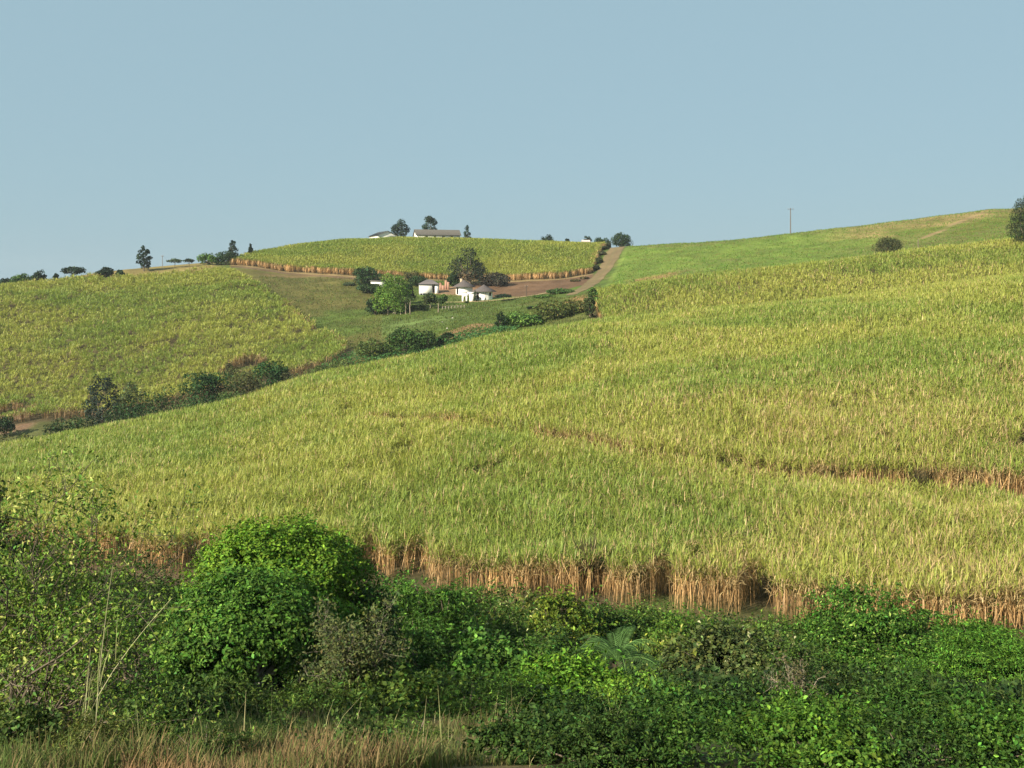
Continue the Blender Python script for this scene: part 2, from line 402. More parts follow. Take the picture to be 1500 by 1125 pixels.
def field(name, fn, ylo, yhi, umin, umax, lods, label, hgt=2.75, dry=.14, yellow=.5, skirt=1.0, gap=False, edge_h=2.0, spread=.28, vr=.38, scol=1.0, hf=.22, holes=.80, drier=0.):
    buf = Buf()
    for (y0, y1, spacing, nl, ll, lw, seg) in lods:
        xs = np.arange((umin - 750) / F * y1, (umax - 750) / F * y1, spacing); yy = np.arange(y0, y1, spacing)
        X, Y = np.meshgrid(xs, yy)
        X = (X + (RNG.random(X.shape) - .5) * spacing * .95).ravel(); Y = (Y + (RNG.random(Y.shape) - .5) * spacing * .95).ravel()
        U = 750 + F * X / Y
        d = fn(X, Y, U)
        keep = (d > 0) & (U > umin) & (U < umax)
        if gap:
            gd = Y - gap_y(U) - (N3(X, Y * 0, 4, 2) - .5) * 2.5
            hole = smooth(U, 470, 600) * smooth(N2(X, Y * .2, 7, 2) + smooth(U, 900, 1400) * .3, .30, .5)
            keep &= ~((np.abs(gd + .3) < .36) & (hole > .40))
        keep &= (N3(X + 40, Y, 3.0, 2) < holes)
        X, Y, U, d = X[keep], Y[keep], U[keep], d[keep]
        Z = H(X, Y)
        hh = hgt * (1 + .35 * (N1(X, Y, 16, 3) - .5) + hf * (N2(X, Y, 3.2, 2) - .5))
        if gap:
            gd = Y - gap_y(U)
            hh *= 1 - (.18 + .12 * smooth(U, 900, 1400)) * (.5 + N1(X, Y * .2, 8, 2)) * smooth(U, 450, 600) * smooth(gd, -9, -1.5) * (gd < 0)
        patch = smooth(N2(X, Y, 22, 3), .35, .65)
        patch2 = N1(X + 90, Y, 6, 2)
        n = len(X); L = n * nl
        rep = lambda a: np.repeat(a, nl, axis=0)
        r1 = RNG.random(L)
        low = RNG.random(L) ** 2.2
        h = rep(hh)
        ln = ll * (.7 + .6 * RNG.random(L))
        bz = h - ln * .72 - low * h * .36
        rad = spacing * .42
        az = rep(N3(X + 11, Y, 4.5, 2)) * 14 + RNG.normal(0, 1.9, L) if gap else RNG.random(L) * 6.283
        bo = RNG.random(L) * rad
        base = np.stack([rep(X) + np.cos(az) * bo + RNG.normal(0, .1, L), rep(Y) + np.sin(az) * bo + RNG.normal(0, .1, L), rep(Z) + np.maximum(bz, .3)], 1)
        th0 = np.abs(RNG.normal(spread, .2, L)) + low * .4
        curl = RNG.random(L) ** 1.2 * 2.5 + low * .6
        w = lw * (.7 + .6 * RNG.random(L))
        yel = np.clip(yellow + .62 * (rep(patch) - .5) + .45 * (rep(patch2) - .5) + RNG.normal(0, .22, L), 0, 1)[:, None]
        col = CANE_G * (1 - yel) + CANE_Y * yel
        edge = rep(np.clip(1 - d / 1.6, 0, 1)) 
        if gap:
            gq = Y - gap_y(U); edge = np.maximum(edge, rep(((gq > -.6) & (gq < 1.3) & (U > 520) & (N2(X, Y * .2, 7, 2) + smooth(U, 900, 1400) * .16 > .47)) * 1.0))
        isdry = (RNG.random(L) < (dry + drier * rep(smooth(U, 700, 1250) * smooth(125 - Y, 0, 45))) * (.3 + 1.4 * rep(patch2)) + low * .18 + (low > .12) * edge * .8)[:, None]
        col = np.where(isdry, CANE_D * (.7 + .5 * RNG.random((L, 1))), col)
        col = col * (1 - vr / 2 + vr * RNG.random((L, 1)))
        strips(buf, base, az, th0, curl, ln, w, col, seg)
        # dry skirts and stalks along the exposed edges
        e = d < edge_h
        if gap:
            gd = Y - gap_y(U); e |= (gd > -.6) & (gd < 1.9) & (U > 470) & (N2(X, Y * .2, 7, 2) + smooth(U, 900, 1400) * .3 > .40)
        if skirt > 0 and e.any():
            ex, ey, ez, eh = X[e], Y[e], Z[e], hh[e]
            ns = max(10, int(38 * skirt * spacing * spacing)); m = len(ex) * ns
            rp = lambda a: np.repeat(a, ns, axis=0)
            cl = rp(N3(ex, ey, 1.1, 1))
            top = rp(eh) * (.46 + .30 * RNG.random(m)) * rp(.72 + .55 * N1(ex * 1.0, ey * .3, 2.6, 2))
            az = RNG.random(m) * 6.283; bo = spacing * .6 * RNG.random(m)
            bx = rp(ex) + np.cos(az) * bo; by = rp(ey) + np.sin(az) * bo
            down = RNG.random(m) < .66
            L2 = np.where(down, top * (.5 + .55 * RNG.random(m)), top * (.9 + .25 * RNG.random(m)))
            z0 = np.where(down, top, 0.0)
            th = np.where(down, np.pi - np.abs(RNG.normal(.16, .27, m)), np.abs(RNG.normal(.08, .24, m)))
            cu = np.where(down, RNG.normal(0, .12, m), RNG.normal(0, .15, m))
            ww = lw * np.where(down, .75, .55) * (.6 + .7 * RNG.random(m))
            cc = np.where(down[:, None], STRAW, STRAW * .75) * scol * (.5 + .7 * RNG.random((m, 1))) * (.6 + .8 * cl[:, None])
            strips(buf, np.stack([bx, by, rp(ez) + z0], 1), az, th, cu, L2, ww, cc, 2)
    o = buf.build(name, M_CANE)
    tag(o, label, 'cane field', 'sugar cane fields on the hillside', 'stuff')
    print(name, buf.n)

field('cane_field', fld_main, 48, 200, -130, 1720,
      [(48, 70, .44, 22, .80, .048, 3), (70, 92, .50, 22, .82, .055, 3), (92, 130, .62, 22, .86, .072, 3), (130, 200, .78, 20, .92, .098, 2)],
      'large near field of tall yellow-green sugar cane with straw coloured stalks along its lower edge', gap=True, edge_h=1.8, dry=.08, spread=.30, drier=.19)
field('cane_field', fld_far, 200, 268, 860, 1660, [(200, 268, .95, 16, 1.0, .14, 2)],
      'yellow-green cane field behind the near crest, below the grassy right hand hill', skirt=.5, dry=.06, spread=.3, yellow=.62)
field('cane_field', fld_left, 205, 352, -60, 530, [(205, 262, 1.3, 28, 1.05, .14, 2), (262, 352, 1.35, 24, 1.1, .17, 2)],
      'clumpy cane field covering the left hand hill', hgt=2.7, skirt=.3, yellow=.54, dry=.0, spread=.45, vr=.3, scol=.55, hf=.7, holes=.75)
field('cane_field', fld_upper, 345, 460, 325, 895, [(345, 362, 1.1, 22, .95, .15, 2), (362, 460, 1.15, 20, 1.0, .18, 2)],
      'even cane field on the hilltop above the farm houses', hgt=2.8, skirt=1.0, yellow=.62, dry=.0, edge_h=2.4, spread=.5, vr=.22, hf=.12)

# ------------------------------------------------------------------ trees, bushes
def leaves(buf, cen, nrm, size, col, var=.35, aspect=.55, fold=.25):
    """one folded leaf (two quads sharing the midrib) per row"""
    n = len(cen)
    rnd = RNG.normal(0, 1, (n, 3))
    t = np.cross(nrm, rnd); t /= np.linalg.norm(t, axis=1)[:, None] + 1e-9
    s = np.cross(nrm, t); s /= np.linalg.norm(s, axis=1)[:, None] + 1e-9
    sz = size * (.6 + .8 * RNG.random(n))[:, None]
    a = cen - t * sz * .5; b_ = cen + t * sz * .5
    w = sz * aspect * .5; up = nrm * sz * fold * .5
    v = np.stack([a, cen - s * w + up, b_, cen + s * w + up], 1)
    k = np.arange(n)[:, None] * 4
    buf.add(v.reshape(-1, 3), np.concatenate([k + [0, 1, 2], k + [0, 2, 3]]), np.repeat(col, 4, axis=0))

def leafcol(n, base, var, tip=None, ptip=0.0):
    base = np.asarray(base, float)
    f = np.exp(RNG.normal(0, var, (n, 1)))
    c = base * f
    c[:, 0] *= 1 + RNG.normal(0, .15, n); c[:, 2] *= 1 + RNG.normal(0, .15, n)
    if tip is not None and ptip > 0:
        m = RNG.random(n) < ptip
        c[m] = np.asarray(tip) * (.7 + .6 * RNG.random((m.sum(), 1)))
    return np.clip(c, .004, .8)

def fill_lobes(buf, lobes, n, size, base, var=.3, tip=None, ptip=0., up=.35, gap=.36, seed=0, aspect=.55, lobevar=.18, depth=.45, tight=False, off=(0, 0, 0)):
    lobes = np.asarray(lobes, float)       # x y z rx ry rz
    wgt = (lobes[:, 3] * lobes[:, 4] * lobes[:, 5]) ** (2 / 3); wgt /= wgt.sum()
    li = RNG.choice(len(lobes), n, p=wgt)
    d = RNG.normal(0, 1, (n, 3)); d[:, 2] += up * .5; d /= np.linalg.norm(d, axis=1)[:, None]
    r = 1 - depth * RNG.random(n) ** 1.6 + np.abs(RNG.normal(0, .05, n))
    p = lobes[li, :3] + d * lobes[li, 3:] * r[:, None]
    s0 = lobes[:, 3:].mean() * .75
    g = N3(p[:, 0] + seed * 3.1, p[:, 1] + p[:, 2] * 1.7, s0, 3)
    keep = g > gap - .06 * (d[:, 2])
    if tight: keep &= N1(p[:, 0] + off[0], (p[:, 1] + off[1]) * .8 + (p[:, 2] + off[2]) * 1.3, 1.15, 2) > (.41 if off[0] > -3.5 else .33)
    p, d, li = p[keep], d[keep], li[keep]
    p = p + RNG.normal(0, .012, p.shape) * lobes[li, 3:4]
    nr = d * (1.15 if tight else .75) + RNG.normal(0, .45 if tight else .55, d.shape) + np.array([0, 0, up]); nr /= np.linalg.norm(nr, axis=1)[:, None]
    lv = np.exp(np.random.default_rng(seed).normal(0, lobevar, len(lobes)))
    c = leafcol(len(p), base, var, tip, ptip) * lv[li][:, None]
    leaves(buf, p, nr, size, c, aspect=aspect)

def sprigs(buf, lobes, m, length, leaf, base, var, rng, tip=None, ptip=0., per=9, aspect=.5):
    """short leafy shoots that stand out of the crown and break its outline"""
    lobes = np.asarray(lobes, float); w = (lobes[:, 3] * lobes[:, 4]); li = rng.choice(len(lobes), m, p=w / w.sum())
    d = rng.normal(0, 1, (m, 3)); d[:, 2] = np.abs(d[:, 2]) * .9 - .1; d /= np.linalg.norm(d, axis=1)[:, None]
    p0 = lobes[li, :3] + d * lobes[li, 3:] * .85
    g = d + rng.normal(0, .35, (m, 3)) + np.array([0, 0, .35]); g /= np.linalg.norm(g, axis=1)[:, None]
    L = length * (.4 + rng.random(m) ** 2)
    t_ = np.tile(np.linspace(.1, 1, per), m); r = lambda a: np.repeat(a, per, axis=0)
    c = r(p0) + r(g) * (r(L) * t_)[:, None] + np.array([0, 0, -.25]) * (r(L) * t_ ** 2)[:, None] + rng.normal(0, leaf * .35, (m * per, 3))
    nr = r(g) * .5 + rng.normal(0, .6, (m * per, 3)) + np.array([0, 0, .4]); nr /= np.linalg.norm(nr, axis=1)[:, None]
    col = leafcol(m * per, base, var, tip, ptip) * r(np.exp(rng.normal(.12, .22, (m, 1))))
    leaves(buf, c, nr, leaf, col, aspect=aspect)

def lobes_for(kind, w, h, k, rng, clear=.0):
    """lobes in local coordinates, base at z=0, total height h, crown width w"""
    L = []; R = w / 2
    if kind in ('round', 'bush', 'dome'):
        z0 = h * clear; ch = h - z0; cz = z0 + ch * .5
        if kind == 'bush': cz = ch * .42
        L.append((0, 0, cz, R * .7, R * .7, ch * .4))
        for i in range(k):
            a = i * 2.39996 + rng.random() * .6; zz = rng.uniform(-.85 if kind == 'round' else -.35, 1)
            rr = math.sqrt(max(0, 1 - zz * zz)) * rng.uniform(.74, 1.10)
            s = rng.uniform(.26, .44)
            L.append((math.cos(a) * rr * R * (1 - s * .85), math.sin(a) * rr * R * (1 - s * .85), cz + zz * (ch * (.5 if kind != 'bush' else (.58 if zz > 0 else .4))) - (min(R * s, ch * .3) * .8 if zz > 0 else 0) * abs(zz), R * s, R * s, min(R * s, ch * .3) * rng.uniform(.85, 1.1)))
    elif kind in ('lumpy', 'broad'):
        for i in range(k):
            a = i * 2.39996 + rng.normal(0, .35); rr = math.sqrt((i + .5) / k) * rng.uniform(.8, 1.05)
            s = min(.46, .15 * math.exp(rng.uniform(0, 1.15))) * (1.1 - .35 * rr)
            top = (1 - (.62 * rr ** 2.2 if kind == 'lumpy' else .5 * rr ** 3)) * rng.uniform(.80, 1.03) * (1 if i else 1)
            sz = min(R * s, h * .34)
            L.append((math.cos(a) * rr * R * (1 - s * .5), math.sin(a) * rr * R * (1 - s * .5), h * top - sz * .9, R * s, R * s, sz))
            if rng.random() < .75:
                zz = h * top * rng.uniform(.2, .65); L.append((math.cos(a) * (rr * R * .95 + R * .06), math.sin(a) * (rr * R * .95 + R * .06), zz, R * s * 1.05, R * s * 1.05, sz * 1.1))
        L.append((0, 0, h * .36, R * .62, R * .62, h * .32))
    elif kind == 'umbrella':
        for i in range(k):
            a = i * 2.39996; rr = math.sqrt((i + .5) / k) * .85; s = rng.uniform(.2, .32)
            L.append((math.cos(a) * rr * R, math.sin(a) * rr * R, h * (1 - .10 - .22 * rr * rr) - rng.random() * h * .12, R * s * 1.2, R * s * 1.2, h * .13))
    elif kind == 'layered':
        for i in range(k):
            a = i * 2.39996 + rng.random(); t = rng.random(); rr = rng.uniform(.1, .9) * math.sqrt(1 - t * t * .75); s = rng.uniform(.18, .30)
            L.append((math.cos(a) * rr * R, math.sin(a) * rr * R, h * (.22 + .72 * t), R * s * 1.25, R * s * 1.25, h * .075))
        L.append((0, 0, h * .4, R * .6, R * .6, h * .3))
    elif kind in ('cone', 'column'):
        z0 = h * clear
        for i in range(k):
            t = (i + rng.random() * .8) / k; a = i * 2.39996
            wr = (1 - t) ** .75 * .95 + .08 if kind == 'cone' else (math.sin(math.pi * min(.97, t * .85 + .12)) ** .5)
            s = rng.uniform(.28, .42) * max(.45, wr)
            L.append((math.cos(a) * wr * R * .62, math.sin(a) * wr * R * .62, z0 + (h - z0) * (t * .9 + .05), R * s * 1.15, R * s * 1.15, (h - z0) * rng.uniform(.07, .11)))
    return L

def branches(buf, lobes, h, r0, col, rng, start=.12, lean=0., n=8, sides=5):
    lobes = np.asarray(lobes); hub = h * start
    top = np.array([lean, 0, max(hub, h * .55)])
    pts = [np.array([0, 0, -.3]), np.array([lean * .1 + rng.normal(0, .02 * h), rng.normal(0, .02 * h), hub * .6]), np.array([lean * .4, 0, max(hub, h * .3)]), top]
    tube(buf, pts, [r0 * 1.25, r0, r0 * .75, r0 * .35], col, sides)
    for i in rng.permutation(len(lobes))[:n]:
        e = lobes[i, :3]; s_ = np.array([lean * .3, 0, hub * rng.uniform(.7, 1.3)]); s_[2] = min(s_[2], e[2] * .9)
        mid = (s_ + e) / 2 + np.array([rng.normal(0, .04) * h, rng.normal(0, .04) * h, -.03 * h])
        tube(buf, [s_, mid, e, e + (e - mid) * .25], [r0 * .55, r0 * .36, r0 * .18, r0 * .06], col, sides)

def yv(u, v, lo, hi):
    yy = np.arange(lo, hi, .25); g = HOR - F * H((u - 750) / F * yy, yy) / yy
    return float(yy[np.argmin(np.abs(g - v))])

def plant(name, label, cat, u, y, wpx, vtop, kind='round', col=(.05, .09, .022), group=None, n=900, leaf=.5, k=14, clear=0., trunk=None,
          barkc=(.16, .125, .09), var=.3, tip=None, ptip=0., gap=.33, lean=0., up=.35, part=None, stretch=1.0, aspect=.55, nb=8, depth=.45, lobevar=.2, sink=0.0, sp=0, spl=.6, tight=False):
    rng = np.random.default_rng(abs(hash((round(u * 7), round(y * 3)))) % 2**32)
    base = P(u, y); base[2] -= sink
    h = max(.6, zat(vtop, y) - base[2]); w = wpx * px(y)
    root = empty(name, base)
    tag(root, label, cat, group)
    L = lobes_for(kind, w, h, k, rng, clear)
    L = [(a + lean * (c / h), b_ * stretch, c, d, e * stretch, f) for (a, b_, c, d, e, f) in L]
    bt = Buf(); r0 = trunk if trunk else max(.05, .02 * h + .008 * w)
    branches(bt, L, h, r0, np.array(barkc), rng, max(.1, clear + .05), lean, nb)
    is_bush = cat == 'bush'
    bt.build('stem' if is_bush else 'trunk', M_BARK, root, smooth=True)
    bl = Buf(); fill_lobes(bl, L, n, leaf, col, var, tip, ptip, up, gap, int(rng.integers(1000)), aspect, lobevar, depth, tight, P(u, y))
    if sp: sprigs(bl, L, sp, spl, leaf * 1.05, col, var, rng, tip, ptip, aspect=aspect)
    bl.build('foliage' if is_bush else 'crown', M_LEAF, root)
    return root

DK = (.030, .058, .020); DKB = (.026, .046, .026); MG = (.07, .13, .027); BG = (.085, .165, .028); OL = (.095, .115, .03); GY = (.06, .085, .04); BR = (.11, .075, .04)
RIDGE = 'trees along the skyline'
far = dict(n=1100, leaf=.7, k=13, gap=.24)
for (name, label, cat, u, y, wpx, vtop, kind, col, kw) in [
 # skyline, left to right
 ('bush', 'tiny dark bush at the far left end of the skyline', 'bush', 10, 345, 20, 406, 'bush', DKB, {}),
 ('bush', 'low wide green bush on the skyline at left, beside a dark round tree', 'bush', 33, 345, 34, 401, 'bush', MG, {}),
 ('round_tree', 'dark round tree on the skyline next to the low wide green bush', 'tree', 57, 347, 23, 393, 'lumpy', DKB, {}),
 ('bush', 'tiny dark shrub standing alone on the skyline left of the wide low tree', 'bush', 82, 346, 8, 400, 'bush', DKB, {}),
 ('umbrella_tree', 'wide low dark tree with open underside on the left skyline', 'tree', 107, 346, 34, 390, 'dome', DKB, dict(clear=.35, gap=.3)),
 ('bush', 'ragged dark bush on the skyline right of the wide low tree', 'bush', 154, 347, 30, 392, 'bush', DKB, {}),
 ('bush', 'small dark bush on the skyline just left of the tallest dark tree', 'bush', 176, 348, 13, 396, 'bush', DK, {}),
 ('column_tree', 'tall dark upright tree, the tallest on the left skyline', 'tree', 211, 356, 23, 361, 'column', DKB, dict(k=16, n=1100, clear=.08)),
 ('umbrella_tree', 'pale thin flat-topped tree right of the skyline pole', 'tree', 256, 366, 21, 379, 'umbrella', (.07, .10, .05), dict(n=300, clear=.5)),
 ('umbrella_tree', 'very small dark flat-topped tree on the brown grass bank', 'tree', 277, 367, 15, 379, 'umbrella', DKB, dict(n=260, clear=.4)),
 ('bush', 'green rounded bush at the end of the brown grass bank', 'bush', 304, 372, 36, 371, 'bush', MG, {}),
 ('bush', 'dark green dense bush below the spiky dark skyline tree', 'bush', 331, 372, 36, 368, 'bush', DK, {}),
 ('cone_tree', 'spiky dark tree rising behind two bushes on the left skyline', 'tree', 341, 378, 26, 352, 'cone', DKB, dict(k=15)),
 ('cone_tree', 'small dark conical tree where the upper cane field begins', 'tree', 367, 392, 12, 357, 'cone', DKB, {}),
 ('round_tree', 'dark broad tree between the two white gabled farm buildings', 'tree', 587, 462, 29, 321, 'round', DKB, dict(clear=.2, n=1800, gap=.18)),
 ('round_tree', 'tall dark tree behind the long farm building on the hilltop', 'tree', 630, 470, 24, 315, 'round', DKB, dict(clear=.25, n=1800, gap=.2)),
 ('cone_tree', 'dark pointed tree at the right end of the long farm building', 'tree', 684, 458, 19, 330, 'cone', DKB, dict(k=14, n=900)),
 ('bush', 'dark low dome bush alone on the hilltop cane skyline', 'bush', 802, 452, 26, 344, 'bush', DKB, {}),
 ('bush', 'tiny dark shrub on the hilltop skyline between dome bush and pale hut', 'bush', 831, 448, 9, 349, 'bush', DKB, {}),
 ('round_tree', 'small dark tree behind the pale hut on the skyline', 'tree', 860, 448, 16, 343, 'lumpy', DKB, dict(clear=.2)),
 ('bush', 'long dark bush on the skyline between the pale hut and the track tree', 'bush', 881, 440, 32, 347, 'bush', DK, {}),
 ('round_tree', 'dark spreading tree at the top of the dirt track', 'tree', 911, 452, 34, 341, 'round', DK, dict(clear=.2, n=1900, gap=.16)),
 # beside the track
 ('bush', 'dark bush highest on the hedge line beside the dirt track', 'bush', 890, 428, 13, 355, 'bush', (.05, .06, .028), {}),
 ('bush', 'dark bush second from the top beside the dirt track', 'bush', 886, 408, 13, 361, 'bush', (.045, .06, .025), {}),
 ('bush', 'dark bush halfway down the hedge line beside the dirt track', 'bush', 882, 390, 13, 369, 'bush', (.05, .055, .028), {}),
 ('bush', 'dark bush fourth from the top beside the dirt track', 'bush', 877, 374, 14, 378, 'bush', (.045, .058, .025), {}),
 ('bush', 'dark bush lowest on the hedge line, at the corner of the upper cane field', 'bush', 871, 362, 15, 388, 'bush', (.045, .055, .025), {}),
 ('bush', 'small reddish brown bush on bare soil left of the track', 'bush', 856, 342, 13, 413, 'bush', (.075, .065, .03), {}),
 ('bush', 'low reddish brown bush below another beside the lower track', 'bush', 843, 336, 15, 419, 'bush', (.08, .07, .03), {}),
 ('round_tree', 'small round dark tree standing alone in the upper cane field', 'tree', 597, 385, 17, 382, 'round', DK, dict(clear=.15)),
 # farm
 ('round_tree', 'large dark green tree at the left end of the farm yard', 'tree', 538, 338, 52, 391, 'round', DK, dict(n=2600, leaf=.7, clear=.1, k=20)),
 ('round_tree', 'lower dark leafy tree below the large dark one at the left of the yard', 'tree', 543, 322, 42, 416, 'dome', (.035, .065, .022), dict(n=1500, clear=.05)),
 ('bush', 'dull green bush at the left foot of the large dark yard tree', 'bush', 512, 336, 20, 414, 'bush', GY, {}),
 ('round_tree', 'bright green tall leafy tree in front of the farm yard', 'tree', 577, yv(577, 459, 260, 320), 58, 397, 'lumpy', (.115, .20, .034), dict(n=9000, leaf=.42, gap=.26, clear=.24, k=22, barkc=(.45, .38, .27))),
 ('round_tree', 'dark green tree tucked behind the right side of the bright green tree', 'tree', 597, yv(597, 446, 260, 330), 24, 414, 'round', DK, dict(n=900)),
 ('bush', 'dark bushy shrub at the left end of the row of pale trunks', 'bush', 550, yv(550, 461, 260, 320), 32, 436, 'bush', DK, dict(n=1000)),
 ('bush', 'dark green bush left of the white house with the low roof', 'bush', 614, 338, 38, 405, 'bush', DK, dict(n=1000)),
 ('bush', 'brownish green loose bush behind the low white house', 'bush', 603, 346, 28, 397, 'bush', (.085, .085, .028), dict(n=600)),
 ('round_tree', 'round olive green tree on a pale trunk below the low white house', 'tree', 630, yv(630, 453, 260, 320), 25, 430, 'round', (.045, .065, .022), dict(n=900, clear=.3, barkc=(.45, .38, .27))),
 ('round_tree', 'small round tree right of the olive one below the houses', 'tree', 649, yv(649, 447, 260, 330), 15, 431, 'round', MG, dict(n=500, clear=.2)),
 ('cone_tree', 'big dark ragged tree towering behind the thatched houses', 'tree', 685, 341, 58, 359, 'lumpy', (.030, .042, .022), dict(n=3400, leaf=.65, clear=.18, k=12, gap=.40, nb=14)),
 ('bush', 'grey-brown leafless thicket at the foot of the big dark ragged tree', 'bush', 688, 339, 44, 394, 'bush', (.12, .10, .06), dict(n=700, gap=.42)),
 ('bush', 'dark bush between the brick ruin and the thatched houses', 'bush', 664, 338, 18, 400, 'bush', DK, {}),
 ('hedge', 'long dark grey-brown hedge behind the thatched houses', 'hedge', 724, 338, 46, 399, 'bush', (.05, .048, .032), dict(n=1500, k=18)),
 ('cone_tree', 'thin dark conifer standing in front of the white porch', 'tree', 696, 303.5, 7, 425, 'cone', DK, dict(n=300, leaf=.35)),
 ('umbrella_tree', 'small dark tree whose flat top includes shadow, beside the right-hand thatched house', 'tree', 738, yv(738, 441, 280, 330), 26, 430.5, 'umbrella', DKB, dict(n=420, clear=.5)),  # small tree and the shadow beside it modelled as one dark crown
 ('bush', 'tiny dark shrub on the lane below the white porch', 'bush', 684, 300, 6, 444, 'bush', DK, dict(n=150, leaf=.4)),
 # below the farm
 ('bush', 'tall dark narrow bush at the left end of the valley thicket', 'bush', 733, 226, 16, 455, 'column', DK, dict(n=900, leaf=.5, k=12)),
 ('bush', 'bright green leafy bush in the valley thicket below the soil field', 'bush', 757, 228, 50, 457, 'bush', (.085, .155, .03), dict(n=1800, leaf=.5, k=18)),
 ('bush', 'dark green leafy bush on the right of the valley thicket', 'bush', 779, 228, 44, 461, 'bush', (.065, .125, .026), dict(n=1500, leaf=.5, k=16)),
 ('round_tree', 'small dark tree poking out above the valley thicket', 'tree', 780, 262, 16, 450, 'round', DK, dict(n=500)),
 ('bush', 'mid green bush at the lower corner of the brown soil field', 'bush', 798, 294, 38, 433, 'bush', MG, dict(n=900)),
 ('bush', 'long green bush below the end of the dirt track', 'bush', 820, 300, 44, 423, 'bush', (.06, .115, .03), dict(n=1100, k=16)),
 ('bush', 'broad olive scrub filling the bank above the near cane crest', 'bush', 812, 232, 66, 441, 'bush', OL, dict(n=2200, leaf=.55, k=22)),
 ('bush', 'olive scrub bush mixed with dry grass near the cane corner', 'bush', 842, 236, 54, 440, 'bush', (.11, .115, .035), dict(n=1500, leaf=.55, k=18)),
 ('bush', 'tall dark hedge bush at the left corner of the right cane field', 'bush', 864, 226, 18, 430, 'column', (.05, .07, .022), dict(n=900, leaf=.5)),
 ('bush', 'green hedge bush above the tall dark one at the cane corner', 'bush', 868, 240, 18, 421, 'bush', MG, dict(n=600, leaf=.55)),
 ('round_tree', 'leafy green tree in the valley bottom left of the dead snag', 'tree', 592, 220, 58, 479, 'dome', (.05, .095, .022), dict(n=2600, leaf=.5, k=20)),
 ('bush', 'green bush on the right flank of the leafy valley tree', 'bush', 624, 220, 40, 484, 'bush', (.045, .085, .022), dict(n=1200, leaf=.5)),
 ('bush', 'pale olive bush next to the corner of the left cane field', 'bush', 545, 222, 52, 497, 'bush', (.08, .115, .03), dict(n=1500, leaf=.5, k=16)),
 ('round_tree', 'small dark crooked tree right of the leafy valley tree', 'tree', 656, 223, 20, 487, 'umbrella', DK, dict(n=380, leaf=.5, clear=.3)),
 ('bush', 'tiny dark bush left of the crooked tree in the valley', 'bush', 645, 222, 12, 495, 'bush', DK, dict(n=300, leaf=.45)),
 # left valley
 ('bush', 'dark round bush beside the bare soil at the far left of the valley', 'bush', 6, 205, 32, 604, 'bush', DK, dict(n=1300, leaf=.45, k=15)),
 ('bush', 'low dark green bush at the lower end of the left cane field', 'bush', 88, 186, 54, 614, 'bush', DK, dict(n=1000, leaf=.45)),
 ('bush', 'flat olive bush in the valley right of the dark round bush', 'bush', 40, 190, 40, 634, 'bush', OL, dict(n=900, leaf=.45)),
 ('column_tree', 'tall blue-green dark tree in the left valley', 'tree', 150, 190, 58, 547, 'column', (.028, .044, .03), dict(n=3000, leaf=.45, k=22)),
 ('round_tree', 'rounded grey-green tree right of the tall blue-green one', 'tree', 190, 198, 52, 560, 'dome', (.07, .095, .035), dict(n=2200, leaf=.4, k=16)),
 ('bush', 'dark bush below the rounded grey-green tree', 'bush', 212, 188, 84, 570, 'bush', (.03, .068, .02), dict(n=2200, leaf=.45, k=18)),
 ('bush', 'mid green bush between the grey-green tree and the broad dark canopy', 'bush', 250, 190, 60, 563, 'bush', (.045, .075, .024), dict(n=1600, leaf=.45, k=16)),
 ('umbrella_tree', 'broad dark green layered canopy in the left valley', 'tree', 302, 194, 100, 543, 'layered', (.028, .068, .02), dict(n=4200, leaf=.45, k=34)),
 ('bush', 'brown bush at the edge of the small clearing in the left field', 'bush', 336, 222, 22, 531, 'bush', (.06, .06, .025), dict(n=600, leaf=.45)),
 ('bush', 'olive scrub bush on the floor of the small clearing', 'bush', 362, 196, 60, 548, 'bush', (.075, .08, .028), dict(n=1200, leaf=.45)),
 ('round_tree', 'dark round tree at the right of the small clearing', 'tree', 397, 203, 58, 525, 'dome', (.028, .07, .02), dict(n=2600, leaf=.45, k=20)),
 ('bush', 'dark low bush trailing right from the dark round clearing tree', 'bush', 430, 200, 48, 542, 'bush', (.05, .06, .024), dict(n=900, leaf=.45)),
 ('bush', 'dark olive bush at the foot of the tall blue-green tree', 'bush', 120, 188, 50, 606, 'bush', (.04, .075, .022), dict(n=1300, leaf=.4, k=16)),
 ('bush', 'deep green bush filling the valley between two round trees at left', 'bush', 172, 186, 60, 596, 'bush', (.035, .065, .022), dict(n=1500, leaf=.4, k=16)),
 ('bush', 'brownish green bush under the broad layered canopy', 'bush', 275, 188, 60, 582, 'bush', (.045, .085, .024), dict(n=1500, leaf=.4, k=16)),
 ('bush', 'low olive bush filling the middle of the small clearing', 'bush', 352, 214, 62, 535, 'bush', (.075, .09, .03), dict(n=1700, leaf=.4, k=16)),
 ('bush', 'low dull bush right of the broad layered canopy', 'bush', 340, 190, 54, 566, 'bush', (.06, .10, .028), dict(n=1300, leaf=.4, k=16)),
 ('bush', 'straggling olive bush above the near crest, right of the clearing', 'bush', 466, 206, 50, 536, 'bush', (.08, .115, .03), dict(n=1300, leaf=.4, k=16)),
 ('bush', 'brownish bush at the lowest corner of the left cane field', 'bush', 498, 208, 44, 523, 'bush', (.085, .115, .03), dict(n=1200, leaf=.4, k=14)),
 ('bush', 'flat olive bush at the far left behind the near crest', 'bush', 20, 180, 60, 630, 'bush', (.07, .085, .03), dict(n=1200, leaf=.4, k=14)),
 ('bush', 'dark shrub behind the row of pale trunks', 'bush', 582, yv(582, 456, 260, 330), 56, 443, 'bush', (.03, .045, .02), dict(n=1500, leaf=.5, k=16)),
 ('bush', 'small green bush between the pale trunks and the rail fence', 'bush', 615, yv(615, 455, 260, 330), 24, 444, 'bush', (.05, .08, .025), dict(n=700, leaf=.45)),
 # right hill
